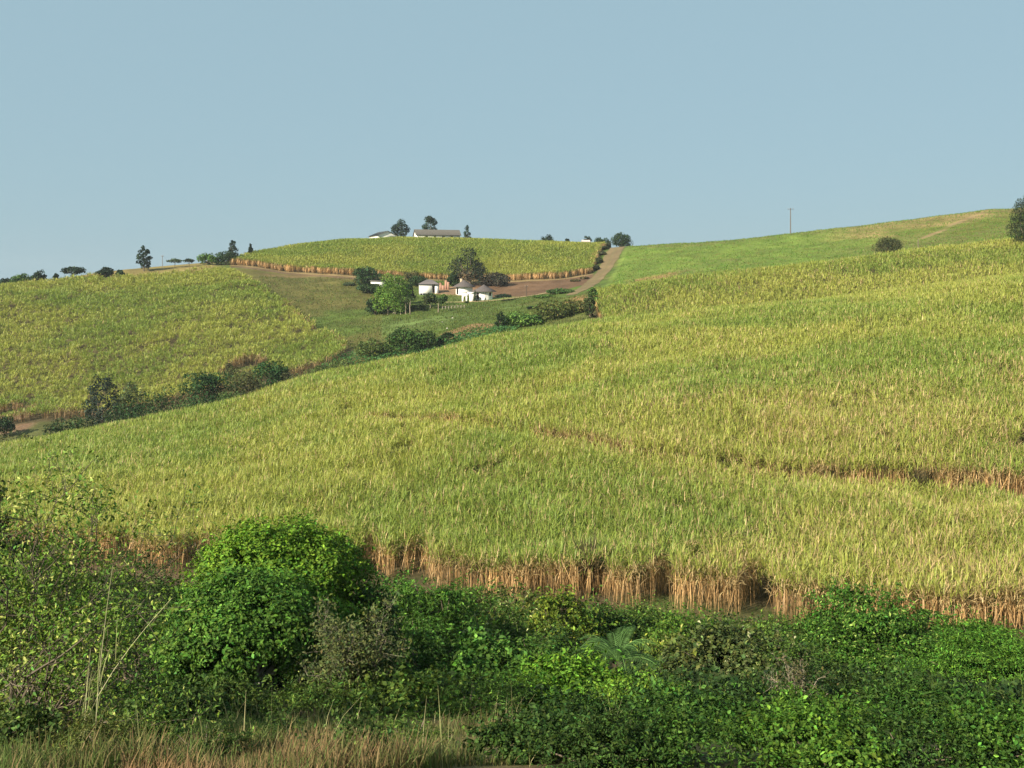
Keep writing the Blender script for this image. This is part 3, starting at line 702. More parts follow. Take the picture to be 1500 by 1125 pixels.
 ('bush', 'brown-green dome bush alone on the right hill', 'bush', 1300, 285, 44, 347.5, 'dome', (.06, .068, .026), dict(n=3600, leaf=.36, k=22, gap=.12)),
 ('column_tree', 'tall dark leafy tree cut off by the right edge of the view', 'tree', 1508, 252, 62, 284, 'column', (.035, .052, .02), dict(n=11000, leaf=.34, k=34, gap=.26)),
]:
    a = dict(far); a.update(kw)
    plant(name, label, cat, u, y, wpx, vtop, kind, col, RIDGE if y > 344 and vtop < 408 and cat == 'tree' else None, **a)

# row of slim pale trunks below the yard
for i, (u, v0, w_) in enumerate([(561, 442, 10), (568, 444, 8), (579, 440, 12), (587, 440, 10), (594, 441, 9), (601, 438, 12), (642, 441, 9)]):
    nm = ['first', 'second', 'third', 'fourth', 'fifth', 'sixth']
    lab = ('slim pale-trunked tree, %s from the left in the row below the bright green tree' % nm[i]) if i < 6 else 'pale slim trunk standing between the two round trees below the houses'
    plant('slim_tree', lab, 'tree', u, yv(u, 460 + (i % 2) - 1.5 * (i == 6), 260, 320), w_ + 3, v0 - 6, 'dome', (.05, .08, .025), 'slim trees in a row below the yard', n=160, leaf=.45, k=6, clear=.6, trunk=.13, barkc=(.27, .22, .155), nb=3)

# ------------------------------------------------------------------ foreground thicket
T = dict(var=.33)
fgrow = [
 ('round_tree', 'bright green dense dome tree, the tallest in the near thicket', 'tree', 410, 33.5, 266, 764, 'dome', (.092, .185, .024), dict(n=49400, leaf=0.133, k=34, gap=.16, clear=.05, lobevar=.14)),
 ('round_tree', 'deep green rounded tree with painted shade, in front of the bright dome tree', 'tree', 364, 29.5, 246, 848, 'dome', (.060, .138, .027), dict(n=41800, leaf=0.133, k=30, gap=.16, lobevar=.14, barkc=(.5, .47, .4))),  # lower front of the same dome; shade put into its deeper green
 ('bush', 'dark bush standing for the shade against the right flank of the bright dome tree', 'bush', 530, 36, 120, 835, 'bush', (.03, .065, .018), dict(n=13300, leaf=0.140, k=16)),  # dark leaf colour stands for the shade beside the dome tree
 ('bush', 'glossy green bush below the straw cane edge, right of the dome tree', 'bush', 630, 44, 150, 842, 'bush', (.048, .115, .022), dict(n=17100, leaf=0.156, k=20)),
 ('bush', 'bush with clusters of pale cream leaves in the middle of the thicket', 'bush', 735, 40, 120, 872, 'bush', (.055, .115, .025), dict(n=15200, leaf=0.140, k=18, tip=(.42, .44, .18), ptip=.10)),
 ('bush', 'low leafy green bush in front of the cream leaved bush', 'bush', 695, 33, 180, 935, 'bush', (.048, .115, .024), dict(n=22800, leaf=0.133, k=24)),
 ('bush', 'yellowish green bush touching the cane edge near the middle', 'bush', 815, 46, 120, 866, 'bush', (.095, .15, .025), dict(n=11400, leaf=0.148, k=16)),
 ('bush', 'dark hollow bush left of the palm', 'bush', 812, 37, 110, 915, 'bush', (.028, .06, .017), dict(n=11400, leaf=0.140, k=14)),
 ('bush', 'bright green ferny bush below the palm', 'bush', 835, 27, 210, 985, 'bush', (.075, .165, .022), dict(n=22800, leaf=0.117, k=24)),
 ('bush', 'low green bush between the palm and the bare soil edge', 'bush', 1010, 48, 150, 902, 'bush', (.06, .125, .022), dict(n=13300, leaf=0.156, k=18)),
 ('bush', 'yellow flecked bush just right of the palm', 'bush', 985, 41, 90, 922, 'bush', (.09, .14, .03), dict(n=8550, leaf=0.140, k=14, tip=(.35, .36, .1), ptip=.08)),
 ('bush', 'dull grey-green wide bush in the middle right of the thicket', 'bush', 1085, 34, 250, 922, 'bush', (.058, .085, .032), dict(n=32300, leaf=0.125, k=30, gap=.36, tip=(.3, .3, .16), ptip=.025)),
 ('bush', 'soft green bush under the cane edge left of the layered tree', 'bush', 1160, 46, 150, 908, 'bush', (.07, .125, .03), dict(n=13300, leaf=0.148, k=18)),
 ('layered_tree', 'dark layered tree with pale flecks rising above the right thicket', 'tree', 1285, 37, 262, 880, 'layered', (.045, .115, .020), dict(n=39900, leaf=0.133, k=44, tip=(.26, .36, .08), ptip=.06, up=.7)),
 ('bush', 'green bush below the straw stalks near the right edge', 'bush', 1425, 43, 170, 926, 'bush', (.05, .115, .025), dict(n=17100, leaf=0.140, k=20)),
 ('layered_tree', 'fresh green feathery bushy tree at the right edge of the thicket', 'tree', 1455, 31, 250, 930, 'layered', (.06, .145, .024), dict(n=36100, leaf=0.109, k=40, up=.6)),
 ('bush', 'dark bush with bare stems below the layered tree', 'bush', 1235, 27, 260, 1022, 'bush', (.036, .07, .022), dict(n=28500, leaf=0.117, k=26, gap=.38)),
 ('bush', 'very dark bush at the bottom edge left of the bare stalk', 'bush', 835, 19.5, 170, 1062, 'bush', (.028, .065, .018), dict(n=17100, leaf=0.094, k=20)),
 ('bush', 'dark green leafy bush at the bottom edge right of the bare stalk', 'bush', 1010, 20, 230, 1048, 'bush', (.04, .095, .022), dict(n=22800, leaf=0.094, k=24)),
 ('bush', 'fern green bush at the bottom edge near the middle right', 'bush', 1195, 19.5, 200, 1068, 'bush', (.06, .135, .024), dict(n=20900, leaf=0.086, k=22)),
 ('bush', 'dark green bush in the bottom right corner', 'bush', 1410, 20, 260, 1052, 'bush', (.042, .10, .022), dict(n=26600, leaf=0.094, k=26)),
 ('bush', 'dark bush behind the pale reeds at left', 'bush', 205, 41, 190, 786, 'bush', (.045, .085, .024), dict(n=18050, leaf=0.148, k=20)),
 ('bush', 'dark bush left of the deep green rounded tree', 'bush', 205, 31, 170, 868, 'bush', (.028, .055, .018), dict(n=16150, leaf=0.125, k=20)),
 ('bush', 'dense dark bush under the yellow leaved branches at the left edge', 'bush', 60, 35, 270, 772, 'bush', (.04, .08, .022), dict(n=24700, leaf=0.140, k=24, gap=.38)),
 ('bush', 'black-green leafy bush high on the left edge of the view', 'bush', -10, 33, 110, 705, 'bush', (.025, .05, .018), dict(n=13300, leaf=0.156, k=18)),
 ('bush', 'leafy green bush low at the left edge with pale shoots', 'bush', 40, 24, 200, 930, 'bush', (.07, .115, .03), dict(n=15200, leaf=0.101, k=20, gap=.42, tip=(.3, .34, .09), ptip=.10)),
 # along the bare soil under the cane
 ('bush', 'low bright bush right behind the dome tree at the cane edge', 'bush', 572, 53, 120, 842, 'bush', (.05, .115, .024), dict(n=9000, leaf=.17, k=18)),
 ('bush', 'rounded mid green bush hiding the soil left of the cream leaved bush', 'bush', 682, 52, 120, 852, 'bush', (.055, .12, .024), dict(n=9000, leaf=.17, k=18)),
 ('bush', 'olive bush against the straw stalks above the cream leaved bush', 'bush', 760, 51, 110, 864, 'bush', (.08, .115, .03), dict(n=8000, leaf=.17, k=18)),
 ('bush', 'dark green bush against the cane stalks above the palm', 'bush', 880, 49, 110, 884, 'bush', (.05, .105, .024), dict(n=8000, leaf=.17, k=18)),
 ('bush', 'low mid green bush under the straw stalks directly above the palm', 'bush', 935, 51, 150, 892, 'bush', (.06, .115, .026), dict(n=9000, leaf=.17, k=18)),
 ('bush', 'flat green bush below the widest strip of bare soil', 'bush', 1090, 47.5, 140, 908, 'bush', (.07, .125, .028), dict(n=9000, leaf=.17, k=20)),
 ('bush', 'soft bush between the layered tree and the cane', 'bush', 1240, 47, 150, 905, 'bush', (.06, .115, .026), dict(n=9000, leaf=.17, k=20)),
 ('bush', 'leafy bush closing the gap right of the layered tree', 'bush', 1375, 44, 120, 922, 'bush', (.055, .115, .025), dict(n=8000, leaf=.16, k=18)),
 ('bush', 'pale green bush in the right corner under the bare soil bank', 'bush', 1500, 43, 130, 940, 'bush', (.075, .135, .03), dict(n=8000, leaf=.16, k=18)),
 ('bush', 'dark bush between the cane tuft and the reeds at left', 'bush', 276, 47, 110, 838, 'bush', (.045, .085, .022), dict(n=7000, leaf=.17, k=16)),
 # lowest row
 ('bush', 'ragged olive plant in the grass under the leaning reed stalk', 'bush', 150, 14.6, 150, 1070, 'bush', (.075, .10, .03), dict(n=5000, leaf=.07, k=14, gap=.36)),
 ('bush', 'dull green plant at the bottom edge between two patches of dry grass', 'bush', 300, 13.8, 140, 1092, 'bush', (.05, .085, .026), dict(n=5000, leaf=.065, k=14, gap=.36)),
 ('bush', 'short dark weed at the very bottom edge left of the dull dark bush', 'bush', 515, 13.7, 130, 1094, 'bush', (.045, .085, .024), dict(n=5000, leaf=.065, k=14, gap=.36)),
 ('bush', 'little dark green plant standing alone in the middle of the dry grass', 'bush', 400, 15.2, 90, 1075, 'bush', (.05, .09, .024), dict(n=4000, leaf=.07, k=14, gap=.36)),
 ('bush', 'low spreading green plant in the grass left of the dull dark bush', 'bush', 600, 15.6, 150, 1078, 'bush', (.055, .10, .024), dict(n=6000, leaf=.07, k=16, gap=.38)),
 ('bush', 'low dark bush at the very bottom under the bare stalk', 'bush', 880, 13.9, 200, 1096, 'bush', (.036, .075, .02), dict(n=12000, leaf=.07, k=22)),
 ('bush', 'big leafy dark bush at the very bottom right of the bare stalk', 'bush', 985, 14.3, 250, 1085, 'bush', (.045, .10, .022), dict(n=16000, leaf=.075, k=26)),
 ('bush', 'bright leafy bush at the very bottom below the twiggy bare shrub', 'bush', 1190, 14.3, 230, 1092, 'bush', (.065, .145, .024), dict(n=15000, leaf=.075, k=26)),
 ('bush', 'dark leafy bush at the very bottom edge right of centre', 'bush', 1330, 14.3, 220, 1082, 'bush', (.036, .08, .02), dict(n=14000, leaf=.075, k=24)),
 ('bush', 'deep green bush filling the lowest right corner', 'bush', 1475, 14.3, 230, 1075, 'bush', (.05, .12, .022), dict(n=15000, leaf=.075, k=24)),
 ('bush', 'dull dark bush at the bottom edge where grass meets thicket', 'bush', 770, 15.0, 190, 1090, 'bush', (.036, .075, .02), dict(n=12000, leaf=.075, k=24)),
 ('bush', 'small leafy green plant among the dry grass at the bottom left', 'bush', 225, 16, 120, 1052, 'bush', (.06, .11, .025), dict(n=4200, leaf=.08, k=16, gap=.4)),
 ('bush', 'small dark leafy plant at the bottom left corner', 'bush', 20, 15.5, 150, 1040, 'bush', (.05, .085, .026), dict(n=5000, leaf=.09, k=16, gap=.42)),
 ('bush', 'brownish half dry bush above the left corner grass', 'bush', 75, 19, 160, 1010, 'bush', (.08, .072, .033), dict(n=5000, leaf=.09, k=16, gap=.42)),
 ('bush', 'low green bush at the foot of the deep green rounded tree', 'bush', 330, 24, 150, 1010, 'bush', (.05, .09, .024), dict(n=8000, leaf=.11, k=20, gap=.38)),
 ('bush', 'low olive green bush at the foot of the grey twiggy shrub', 'bush', 590, 24.5, 200, 1002, 'bush', (.065, .11, .026), dict(n=10000, leaf=.11, k=22, gap=.36)),
 ('bush', 'dark scrubby bush between the reeds and the deep green tree', 'bush', 250, 22, 170, 1018, 'bush', (.04, .075, .022), dict(n=9000, leaf=.1, k=20)),
 ('bush', 'mid green low bush under the bright dome tree, above the dry grass', 'bush', 450, 23.5, 180, 1018, 'bush', (.055, .10, .024), dict(n=9000, leaf=.1, k=20)),
 ('bush', 'broad green bush at the upper end of the pale grass', 'bush', 690, 24, 220, 992, 'bush', (.05, .105, .024), dict(n=11000, leaf=.1, k=22)),
 ('bush', 'tall rounded bush right of the grey twiggy shrub', 'bush', 610, 33, 150, 905, 'bush', (.042, .095, .022), dict(n=11000, leaf=.13, k=22)),
 ('bush', 'dense green bush rising behind the ferny bush near the palm', 'bush', 790, 33, 140, 925, 'bush', (.045, .10, .022), dict(n=9000, leaf=.13, k=20)),
 ('bush', 'green bush in front of the layered tree on its left', 'bush', 1170, 32, 150, 938, 'bush', (.05, .10, .024), dict(n=10000, leaf=.13, k=22)),
 ('bush', 'lime green bush among dark ones right of the bare stalk', 'bush', 935, 25, 160, 995, 'bush', (.085, .17, .026), dict(n=9000, leaf=.11, k=20)),
 ('bush', 'upright dark bush between the dull grey-green bush and the bottom row', 'bush', 1090, 22, 180, 1036, 'bush', (.036, .075, .02), dict(n=9000, leaf=.1, k=20)),
 ('bush', 'tall dark bush in the lower right between the feathery tree and the bottom row', 'bush', 1325, 24, 150, 985, 'bush', (.04, .085, .022), dict(n=9000, leaf=.1, k=20)),
]
for (name, label, cat, u, y, wpx, vtop, kind, col, kw) in fgrow:
    kw = dict(kw); kw['k'] = int(kw['k'] * .95); kw['tight'] = True; kw['gap'] = kw.get('gap', .33) + (.15 if cat == 'bush' else .03); kw['n'] = int(kw['n'] * .95); kw['nb'] = 14; kind = 'lumpy' if kind == 'bush' else kind; col = np.array(col) * np.array([1.16, 1.06, .80]) * (.74 if u > 740 and y < 30 and 'lime' not in label and 'ferny' not in label else .9); kw['sp'] = int(kw['n'] / 42); kw['spl'] = .8 * (y / 34) ** .8 * 1  # lower right rows get darker leaf colour in place of shade
    kw['var'] = .42; kw['aspect'] = (.3, .42, .6)[int(u) % 3]; kw['leaf'] *= (.8, 1.0, 1.3)[int(u * .37) % 3] if y > 17 else .9; kw['depth'] = .38
    if 'dome tree, the' in label or 'in front of the bright dome' in label: kw.update(sp=1500, spl=.75, n=75000, leaf=.12, aspect=.55, k=42, lobevar=.16, gap=.30, var=.34)
    plant(name, label, cat, u, y, wpx * 1.04, vtop, kind, col, None, **kw)

# twiggy plants -------------------------------------------------------------
def grow(rng, p, d, length, r, depth, segs, tips, spread=.6, up=.15, kids=(2, 4), shrink=.68):
    pts = [p]; cur = p.copy(); dd = d.copy()
    for k in range(4):
        dd = dd + rng.normal(0, .14, 3) + np.array([0, 0, up * .25]); dd /= np.linalg.norm(dd)
        cur = cur + dd * length / 4; pts.append(cur.copy())
    segs.append((pts, r))
    if depth == 0:
        tips.extend(pts[2:]); return
    tips.append(pts[-1])
    for k in range(rng.integers(kids[0], kids[1] + 1)):
        i = rng.integers(1, 5); nd = dd + rng.normal(0, spread, 3) + np.array([0, 0, up]); nd /= np.linalg.norm(nd)
        grow(rng, pts[i], nd, length * shrink * rng.uniform(.7, 1.15), r * .55, depth - 1, segs, tips, spread, up, kids, shrink)

def twiggy(name, label, cat, u, y, h, seed, nstem, barkc, leafc, leafn, leafs, spread=.6, lean=(0, 0, 1), depth=3, r=.05, spreadr=.5, lsize=.085, tip=None, ptip=0, up=.15, aspect=.45):
    rng = np.random.default_rng(seed); base = P(u, y); root = empty(name, base); tag(root, label, cat)
    segs, tips = [], []
    for i in range(nstem):
        a = i / nstem * 6.283 + rng.random(); d = np.array([math.cos(a) * spreadr, math.sin(a) * spreadr, 1.0]) * .7 + np.array(lean) * .6
        d /= np.linalg.norm(d)
        grow(rng, np.array([rng.normal(0, .08), rng.normal(0, .08), -.15]), d, h * .5 * rng.uniform(.8, 1.2), r, depth, segs, tips, spread, up)
    bt = Buf()
    for pts, rr in segs:
        tube(bt, pts, np.linspace(rr, rr * .55, len(pts)), np.array(barkc) * rng.uniform(.7, 1.2), 4)
    bt.build('stem', M_BARK, root, smooth=True)
    if leafn:
        tips = np.array(tips); i = rng.integers(0, len(tips), leafn)
        c = tips[i] + rng.normal(0, leafs, (leafn, 3)); nr = rng.normal(0, 1, (leafn, 3)) + np.array([-.3, -.3, .6]); nr /= np.linalg.norm(nr, axis=1)[:, None]
        bl = Buf(); leaves(bl, c, nr, lsize, leafcol(leafn, leafc, .3, tip, ptip), aspect=aspect); bl.build('foliage', M_LEAF, root)
    return root
twiggy('dry_shrub', 'half bare grey twiggy shrub in front of the bright dome tree', 'shrub', 515, 26, 2.6, 3, 9, (.20, .175, .13), (.085, .105, .035), 9000, .12, .7, depth=4, r=.035, spreadr=.8, lsize=.10)
twiggy('dry_shrub', 'small bare twiggy shrub at the bottom edge among dark bushes', 'shrub', 1180, 24, 1.7, 5, 6, (.30, .25, .18), (.09, .09, .04), 900, .1, .7, depth=3, r=.025, spreadr=.8, lsize=.09)
twiggy('leafy_tree', 'loose tree with sparse yellow-green leaves reaching in from the left', 'tree', 15, 17, 4.3, 12, 7, (.12, .10, .07), (.12, .20, .032), 7000, .13, .75, lean=(.45, 0, .6), depth=4, r=.035, spreadr=.75, lsize=.085, tip=(.42, .46, .12), ptip=.06)
twiggy('leafy_tree', 'thin open branch of yellow leaves at the top left of the thicket', 'tree', 5, 18, 5.3, 19, 6, (.12, .10, .07), (.13, .20, .035), 7500, .12, .7, lean=(.8, 0, .7), depth=4, r=.032, spreadr=.4, lsize=.085, tip=(.45, .48, .14), ptip=.12)
twiggy('dry_shrub', 'dead pale branches leaning out at the left edge', 'shrub', -20, 21, 2.2, 23, 5, (.48, .42, .32), (.14, .17, .04), 700, .12, .6, lean=(.9, 0, .2), depth=3, r=.03, spreadr=.5, lsize=.11, up=.02)
for (u, y, vt, wd, lab) in [(1352, 74, 682, 34, 'dark dry tussock in the cane break, left of two at the right'), (1432, 73, 702, 36, 'dark dry tussock in the cane break nearest the right edge'),
                            (863, 60, 785, 34, 'dark tall tuft rising above the straw cane edge'), (294, 66.5, 792, 26, 'dark dry tuft at the left end of the straw cane edge')]:
    base = P(u, y); root = tag(empty('tussock', base), lab, 'grass tuft', 'dark tussocks at the cane edges'); hh = zat(vt, y) - base[2]; bb = Buf(); n = 420
    az = RNG.random(n) * 6.283; R = wd * px(y) * .28
    bp = np.stack([np.cos(az) * R * RNG.random(n), np.sin(az) * R * RNG.random(n), np.zeros(n)], 1)
    strips(bb, bp, az, np.abs(RNG.normal(.1, .15, n)), RNG.random(n) * 1.2, hh * (.6 + .5 * RNG.random(n)), np.full(n, .05), np.array([.07, .062, .03]) * (.5 + RNG.random((n, 1))), 3)
    bb.build('blades', M_GRASS, root)

# palms
def palm(label, u, y, fl, nf, seed, crownh):
    rng = np.random.default_rng(seed); base = P(u, y); root = tag(empty('palm', base), label, 'palm')
    b0 = Buf(); tube(b0, [(0, 0, -.2), (.03, 0, crownh * .5), (0, 0, crownh)], [.24, .22, .2], np.array([.06, .048, .03]), 8); b0.build('trunk', M_BARK, root, smooth=True)
    for i in range(nf):
        a = i * 2.39996; el = rng.uniform(.35, 1.4); L = fl * rng.uniform(.8, 1.1)
        n = 16; t = np.linspace(0, 1, n); th = (math.pi / 2 - el) + t ** 1.4 * rng.uniform(1.3, 2.3)
        ds = L / (n - 1); hx = np.cumsum(np.sin(th)) * ds; hz = np.cumsum(np.cos(th)) * ds
        pts = np.stack([math.cos(a) * hx, math.sin(a) * hx, crownh + hz], 1)
        fb = Buf(); c0 = np.array([.085, .165, .045]) * rng.uniform(.75, 1.3)
        tube(fb, pts, np.linspace(.022, .006, n), c0 * 1.3, 4)
        tg = np.gradient(pts, axis=0); tg /= np.linalg.norm(tg, axis=1)[:, None]
        sd = np.array([-math.sin(a), math.cos(a), 0.])
        m = 26; tt = np.linspace(.12, .99, m)
        pp = np.stack([np.interp(tt, t, pts[:, k]) for k in range(3)], 1); gg = np.stack([np.interp(tt, t, tg[:, k]) for k in range(3)], 1)
        for sgn in (-1, 1):
            l = L * .21 * np.sin(np.pi * np.clip(tt * .85 + .12, 0, 1)) ** .7
            dv = sd * sgn * .8 + gg * .6 + np.array([0, 0, -.18]); dv /= np.linalg.norm(dv, axis=1)[:, None]
            tipp = pp + dv * l[:, None] + np.array([0, 0, -.10]) * l[:, None]; wv = gg * .012
            mid = pp + dv * l[:, None] * .5
            v = np.stack([pp, mid - wv, tipp, mid + wv], 1); k = np.arange(m)[:, None] * 4
            fb.add(v.reshape(-1, 3), k + [0, 1, 2, 3], np.repeat(c0 * (.8 + .4 * rng.random((m, 1))), 4, axis=0))
        fb.build('frond', M_LEAF, root)
palm('dusty green palm with arching fronds in the middle of the near thicket', 905, 35.5, 1.8, 26, 2, 1.1)
palm('smaller palm with drooping fronds just right of the larger one', 962, 35.5, 1.25, 16, 5, .7)

# tall reed stalks
for (u, y, h, lx, lab) in [(138, 15.0, 2.95, .22, 'tall upright pale reed stalk near the left edge'), (108, 15.2, 2.5, 1.4, 'tall pale reed stalk leaning right near the left edge'),
                           (122, 15.4, 1.75, .15, 'shorter pale reed stalk between the two tall ones'), (898, 16.2, .75, -.12, 'short bare stalk sticking up at the bottom edge')]:
    base = P(u, y); root = tag(empty('reed_stalk', base), lab, 'reed'); t = np.linspace(0, 1, 8)
    bb = Buf(); tube(bb, np.stack([lx * t ** 1.6 * (h / 2.4), 0 * t, h * t - .1], 1), np.linspace(.009, .003, 8), np.array([.42, .40, .22]), 5); bb.build('stalk', M_PLAIN, root, smooth=True)
    b2 = Buf(); n = 12; tz = RNG.random(n) * .6
    bp = np.stack([lx * tz ** 1.6 * (h / 2.4), 0 * tz, h * tz], 1)
    strips(b2, bp, RNG.normal(1.6, 1.6, n), np.abs(RNG.normal(.2, .15, n)), RNG.random(n) * .9, .5 + .4 * RNG.random(n), np.full(n, .009), np.array([.28, .3, .12]) * (.7 + .6 * RNG.random((n, 1))), 3)
    b2.build('blades', M_GRASS, root)

# ------------------------------------------------------------------ grass and low growth (nobody could count it)
def grass_patch(name, n, ufun, y0, y1, u0, u1, hgt, wid, pal, label, dens=None, cat='grass', lean=.2, seg=3):
    y = y0 + (y1 - y0) * RNG.random(n); u = u0 + (u1 - u0) * RNG.random(n)
    x = (u - 750) / F * y
    keep = ufun(u, y, N2(x, y, 1.6, 3), N1(x + 9, y, 4, 3))
    x, y, u = x[keep], y[keep], u[keep]; n = len(x)
    z = H(x, y); t = N3(x, y, 2.2, 3)
    pi = np.clip((t - .5) * 2.2 + .5 + RNG.normal(0, .22, n), 0, .999) * (len(pal) - 1)
    pal = np.array(pal); i = pi.astype(int); f = (pi - i)[:, None]
    c = (pal[i] * (1 - f) + pal[np.minimum(i + 1, len(pal) - 1)] * f) * (.65 + .7 * RNG.random((n, 1)))
    L = hgt * (.4 + RNG.random(n)) * (.25 + 1.5 * N1(x, y, 1.6, 2))
    bb = Buf(); strips(bb, np.stack([x, y, z - .03], 1), RNG.random(n) * 6.283, np.abs(RNG.normal(lean, .2, n)), RNG.random(n) * 1.3, L, wid * (.6 + .8 * RNG.random(n)), c, seg)
    tag(bb.build(name, M_GRASS), label, cat, None, 'stuff')
grass_patch('grass', 80000, lambda u, y, a, b: (a + .35 * (b - .5) > .52 + .2 * smooth(u, 620, 830)) & (y < 16.5 + 5 * (b > .48) + 5 * (b > .58) + 5 * (u < 190)), 10.5, 27, -120, 830, .36, .013, [(.18, .135, .06), (.13, .14, .042), (.09, .14, .032), (.115, .165, .045), (.075, .125, .026)], 'mixed dry and green tall grass along the bottom of the view')
grass_patch('dry_grass', 8000, lambda u, y, a, b: (a + .22 * (u < 480) * (u > 180) - .05 * (y - 14) > .66), 10.6, 19, -40, 620, .36, .012, [(.27, .165, .08), (.23, .16, .075), (.17, .115, .055)], 'reddish dry grass at the bottom left corner')
grass_patch('grass', 26000, lambda u, y, a, b: (a > .46) & ((y > 26) | (u > 1560)), 14, 56, 640, 1700, .55, .045, [(.10, .14, .03), (.07, .12, .025), (.14, .15, .05)], 'low grass growing between the thicket bushes', seg=2)
grass_patch('grass', 60000, lambda u, y, a, b: (b > .3) & (fld_left((u - 750) / F * y, y, u) < -1) & (fld_upper((u - 750) / F * y, y, u) < -2) & (poly_dist(u, y, TRACK) > 4) & (poly_dist(u, y, LANE) > 1.2) & ~((u > 690) & (u < 868) & (y > 305)) & (np.hypot((u - 655) / 40, (y - 329) / 8) > 1),
            212, 350, 380, 880, .42, .16, [(.10, .10, .03), (.085, .135, .026), (.12, .14, .035)], 'short rough pasture grass on the valley slope below the farm', seg=2)
grass_patch('grass', 60000, lambda u, y, a, b: (poly_dist(u, y, TRACK) > 4) & (poly_dist(u, y, FOOT) > 1.6) & (u > np.interp(y, [290, 350, 400], [885, 908, 922])), 285, 410, 880, 1600, .36, .2, [(.10, .20, .028), (.12, .20, .03), (.17, .17, .045)], 'short bright grass covering the right hand hill', seg=2)

grass_patch('tall_grass', 600, lambda u, y, a, b: (b > .42), 13, 22, 150, 780, .7, .008, [(.40, .36, .18), (.30, .30, .12), (.36, .28, .14)], 'sparse pale seeding grass stalks rising above the short grass', lean=.12)
# low undergrowth between the bushes: leafy ground cover, coloured dark to deepen the shaded gaps
n = 70000
y = 25 + 32 * RNG.random(n); u = -150 + 1850 * RNG.random(n); x = (u - 750) / F * y
k_ = (N2(x, y, 2.0, 3) > .40) & (y < featy(5, u) - 2.0) & ((u > 560) | (y > 30)); x, y = x[k_], y[k_]; n = len(x)
hh = .15 + .95 * N1(x, y, 1.7, 2) * RNG.random(n) ** .6
nr = RNG.normal(0, .6, (n, 3)) + np.array([0, 0, .8]); nr /= np.linalg.norm(nr, axis=1)[:, None]
bb = Buf(); leaves(bb, np.stack([x, y, H(x, y) + hh], 1), nr, .2, leafcol(n, (.026, .05, .013), .35) * (.5 + .9 * N3(x, y, 3, 2)[:, None]))
tag(bb.build('undergrowth', M_LEAF), 'low leafy undergrowth covering the gully floor between the bushes', 'undergrowth', None, 'stuff')
# creeper strip just behind the near crest and rough weeds in the clearings
n = 9000
u = 470 + 290 * RNG.random(n); y = featy(8, u) + 4 + (featy(9, u) - featy(8, u)) * RNG.random(n); x = (u - 750) / F * y
bb = Buf(); nr = RNG.normal(0, .5, (n, 3)) + np.array([0, 0, .8]); nr /= np.linalg.norm(nr, axis=1)[:, None]
leaves(bb, np.stack([x, y, H(x, y) + .3 + 1.1 * N1(x, y, 3, 2)], 1), nr, .5, leafcol(n, (.06, .14, .04), .25))
tag(bb.build('undergrowth', M_LEAF), 'even green strip of low growth behind the near cane crest', 'undergrowth', None, 'stuff')

# ------------------------------------------------------------------ buildings and poles
def box(buf, x0, x1, y0, y1, z0, z1, col):
    v = [(x0,y0,z0),(x1,y0,z0),(x1,y1,z0),(x0,y1,z0),(x0,y0,z1),(x1,y0,z1),(x1,y1,z1),(x0,y1,z1)]
    buf.add(v, [(0,3,2,1),(4,5,6,7),(0,1,5,4),(1,2,6,5),(2,3,7,6),(3,0,4,7)], np.array(col))
WH = (.80, .77, .70); THATCH = (.10, .085, .08); DARKW = (.02, .018, .016)

def prism_wall(buf, R, h, n, col, z0=-1.2, rot=0):
    a = np.linspace(0, 2 * np.pi, n, endpoint=False) + rot
    v = np.concatenate([np.stack([np.cos(a) * R, np.sin(a) * R, np.full(n, z0)], 1), np.stack([np.cos(a) * R, np.sin(a) * R, np.full(n, h)], 1)])
    buf.add(v, [(i, (i + 1) % n, n + (i + 1) % n, n + i) for i in range(n)], np.array(col))
def cone_roof(buf, R, z, top, n, col, rot=0, thick=.16):
    a = np.linspace(0, 2 * np.pi, n, endpoint=False) + rot
    ring = lambda r, zz: np.stack([np.cos(a) * r, np.sin(a) * r, np.full(n, zz)], 1)
    v = np.concatenate([ring(R, z - thick), ring(R, z), ring(R * .5, z + (top - z) * .46), ring(.22, top - .12), ring(.2, top)])
    f = [(l * n + i, l * n + (i + 1) % n, (l + 1) * n + (i + 1) % n, (l + 1) * n + i) for l in range(4) for i in range(n)]
    buf.add(v, f, np.array(col))
    buf.add(ring(.2, top), [tuple(range(n))], np.array(col)); buf.add(ring(R, z - thick), [tuple(range(n))[::-1]], np.array(col) * .6)

def rondavel(label, u, y, R, hw, hr, over, n, rot):
    base = P(u, y); root = tag(empty('thatched_house', base), label, 'house')
    b_ = Buf(); prism_wall(b_, R, hw, n, WH, rot=rot); b_.build('wall', M_WHITE, root)
    b_ = Buf(); cone_roof(b_, R + over, hw - .1, hw + hr, n * 2, THATCH, rot); b_.build('roof', M_ROOF, root)
    return root
def panel(root, name, mat, x0, x1, y0, y1, z0, z1, col):
    b_ = Buf(); box(b_, x0, x1, y0, y1, z0, z1, col); return b_.build(name, mat, root)
hC = rondavel('eight sided white house with dark conical roof, the right one of the thatched pair', 709, 309, 2.75, 2.6, 1.95, 1.0, 8, math.pi / 8)
ap = 2.75 * math.cos(math.pi / 8)
def facet(root, name, mat, ang, R, off, wd, z0, z1, col, th=.06):
    o = panel(root, name, mat, -wd / 2, wd / 2, -th, th, z0, z1, col)
    o.location = (math.cos(ang) * R - math.sin(ang) * off, math.sin(ang) * R + math.cos(ang) * off, 0); o.rotation_euler = (0, 0, ang + math.pi / 2); return o
facet(hC, 'window', M_PLAIN, -math.pi / 4, ap, .1, .75, 1.1, 2.1, DARKW)
facet(hC, 'door', M_PLAIN, -math.pi * .75, ap, 0, .9, 0, 2.0, DARKW)
facet(hC, 'drain_pipe', M_PLAIN, -math.pi / 2, ap + .06, .55, .09, -.1, 2.6, (.35, .34, .32))
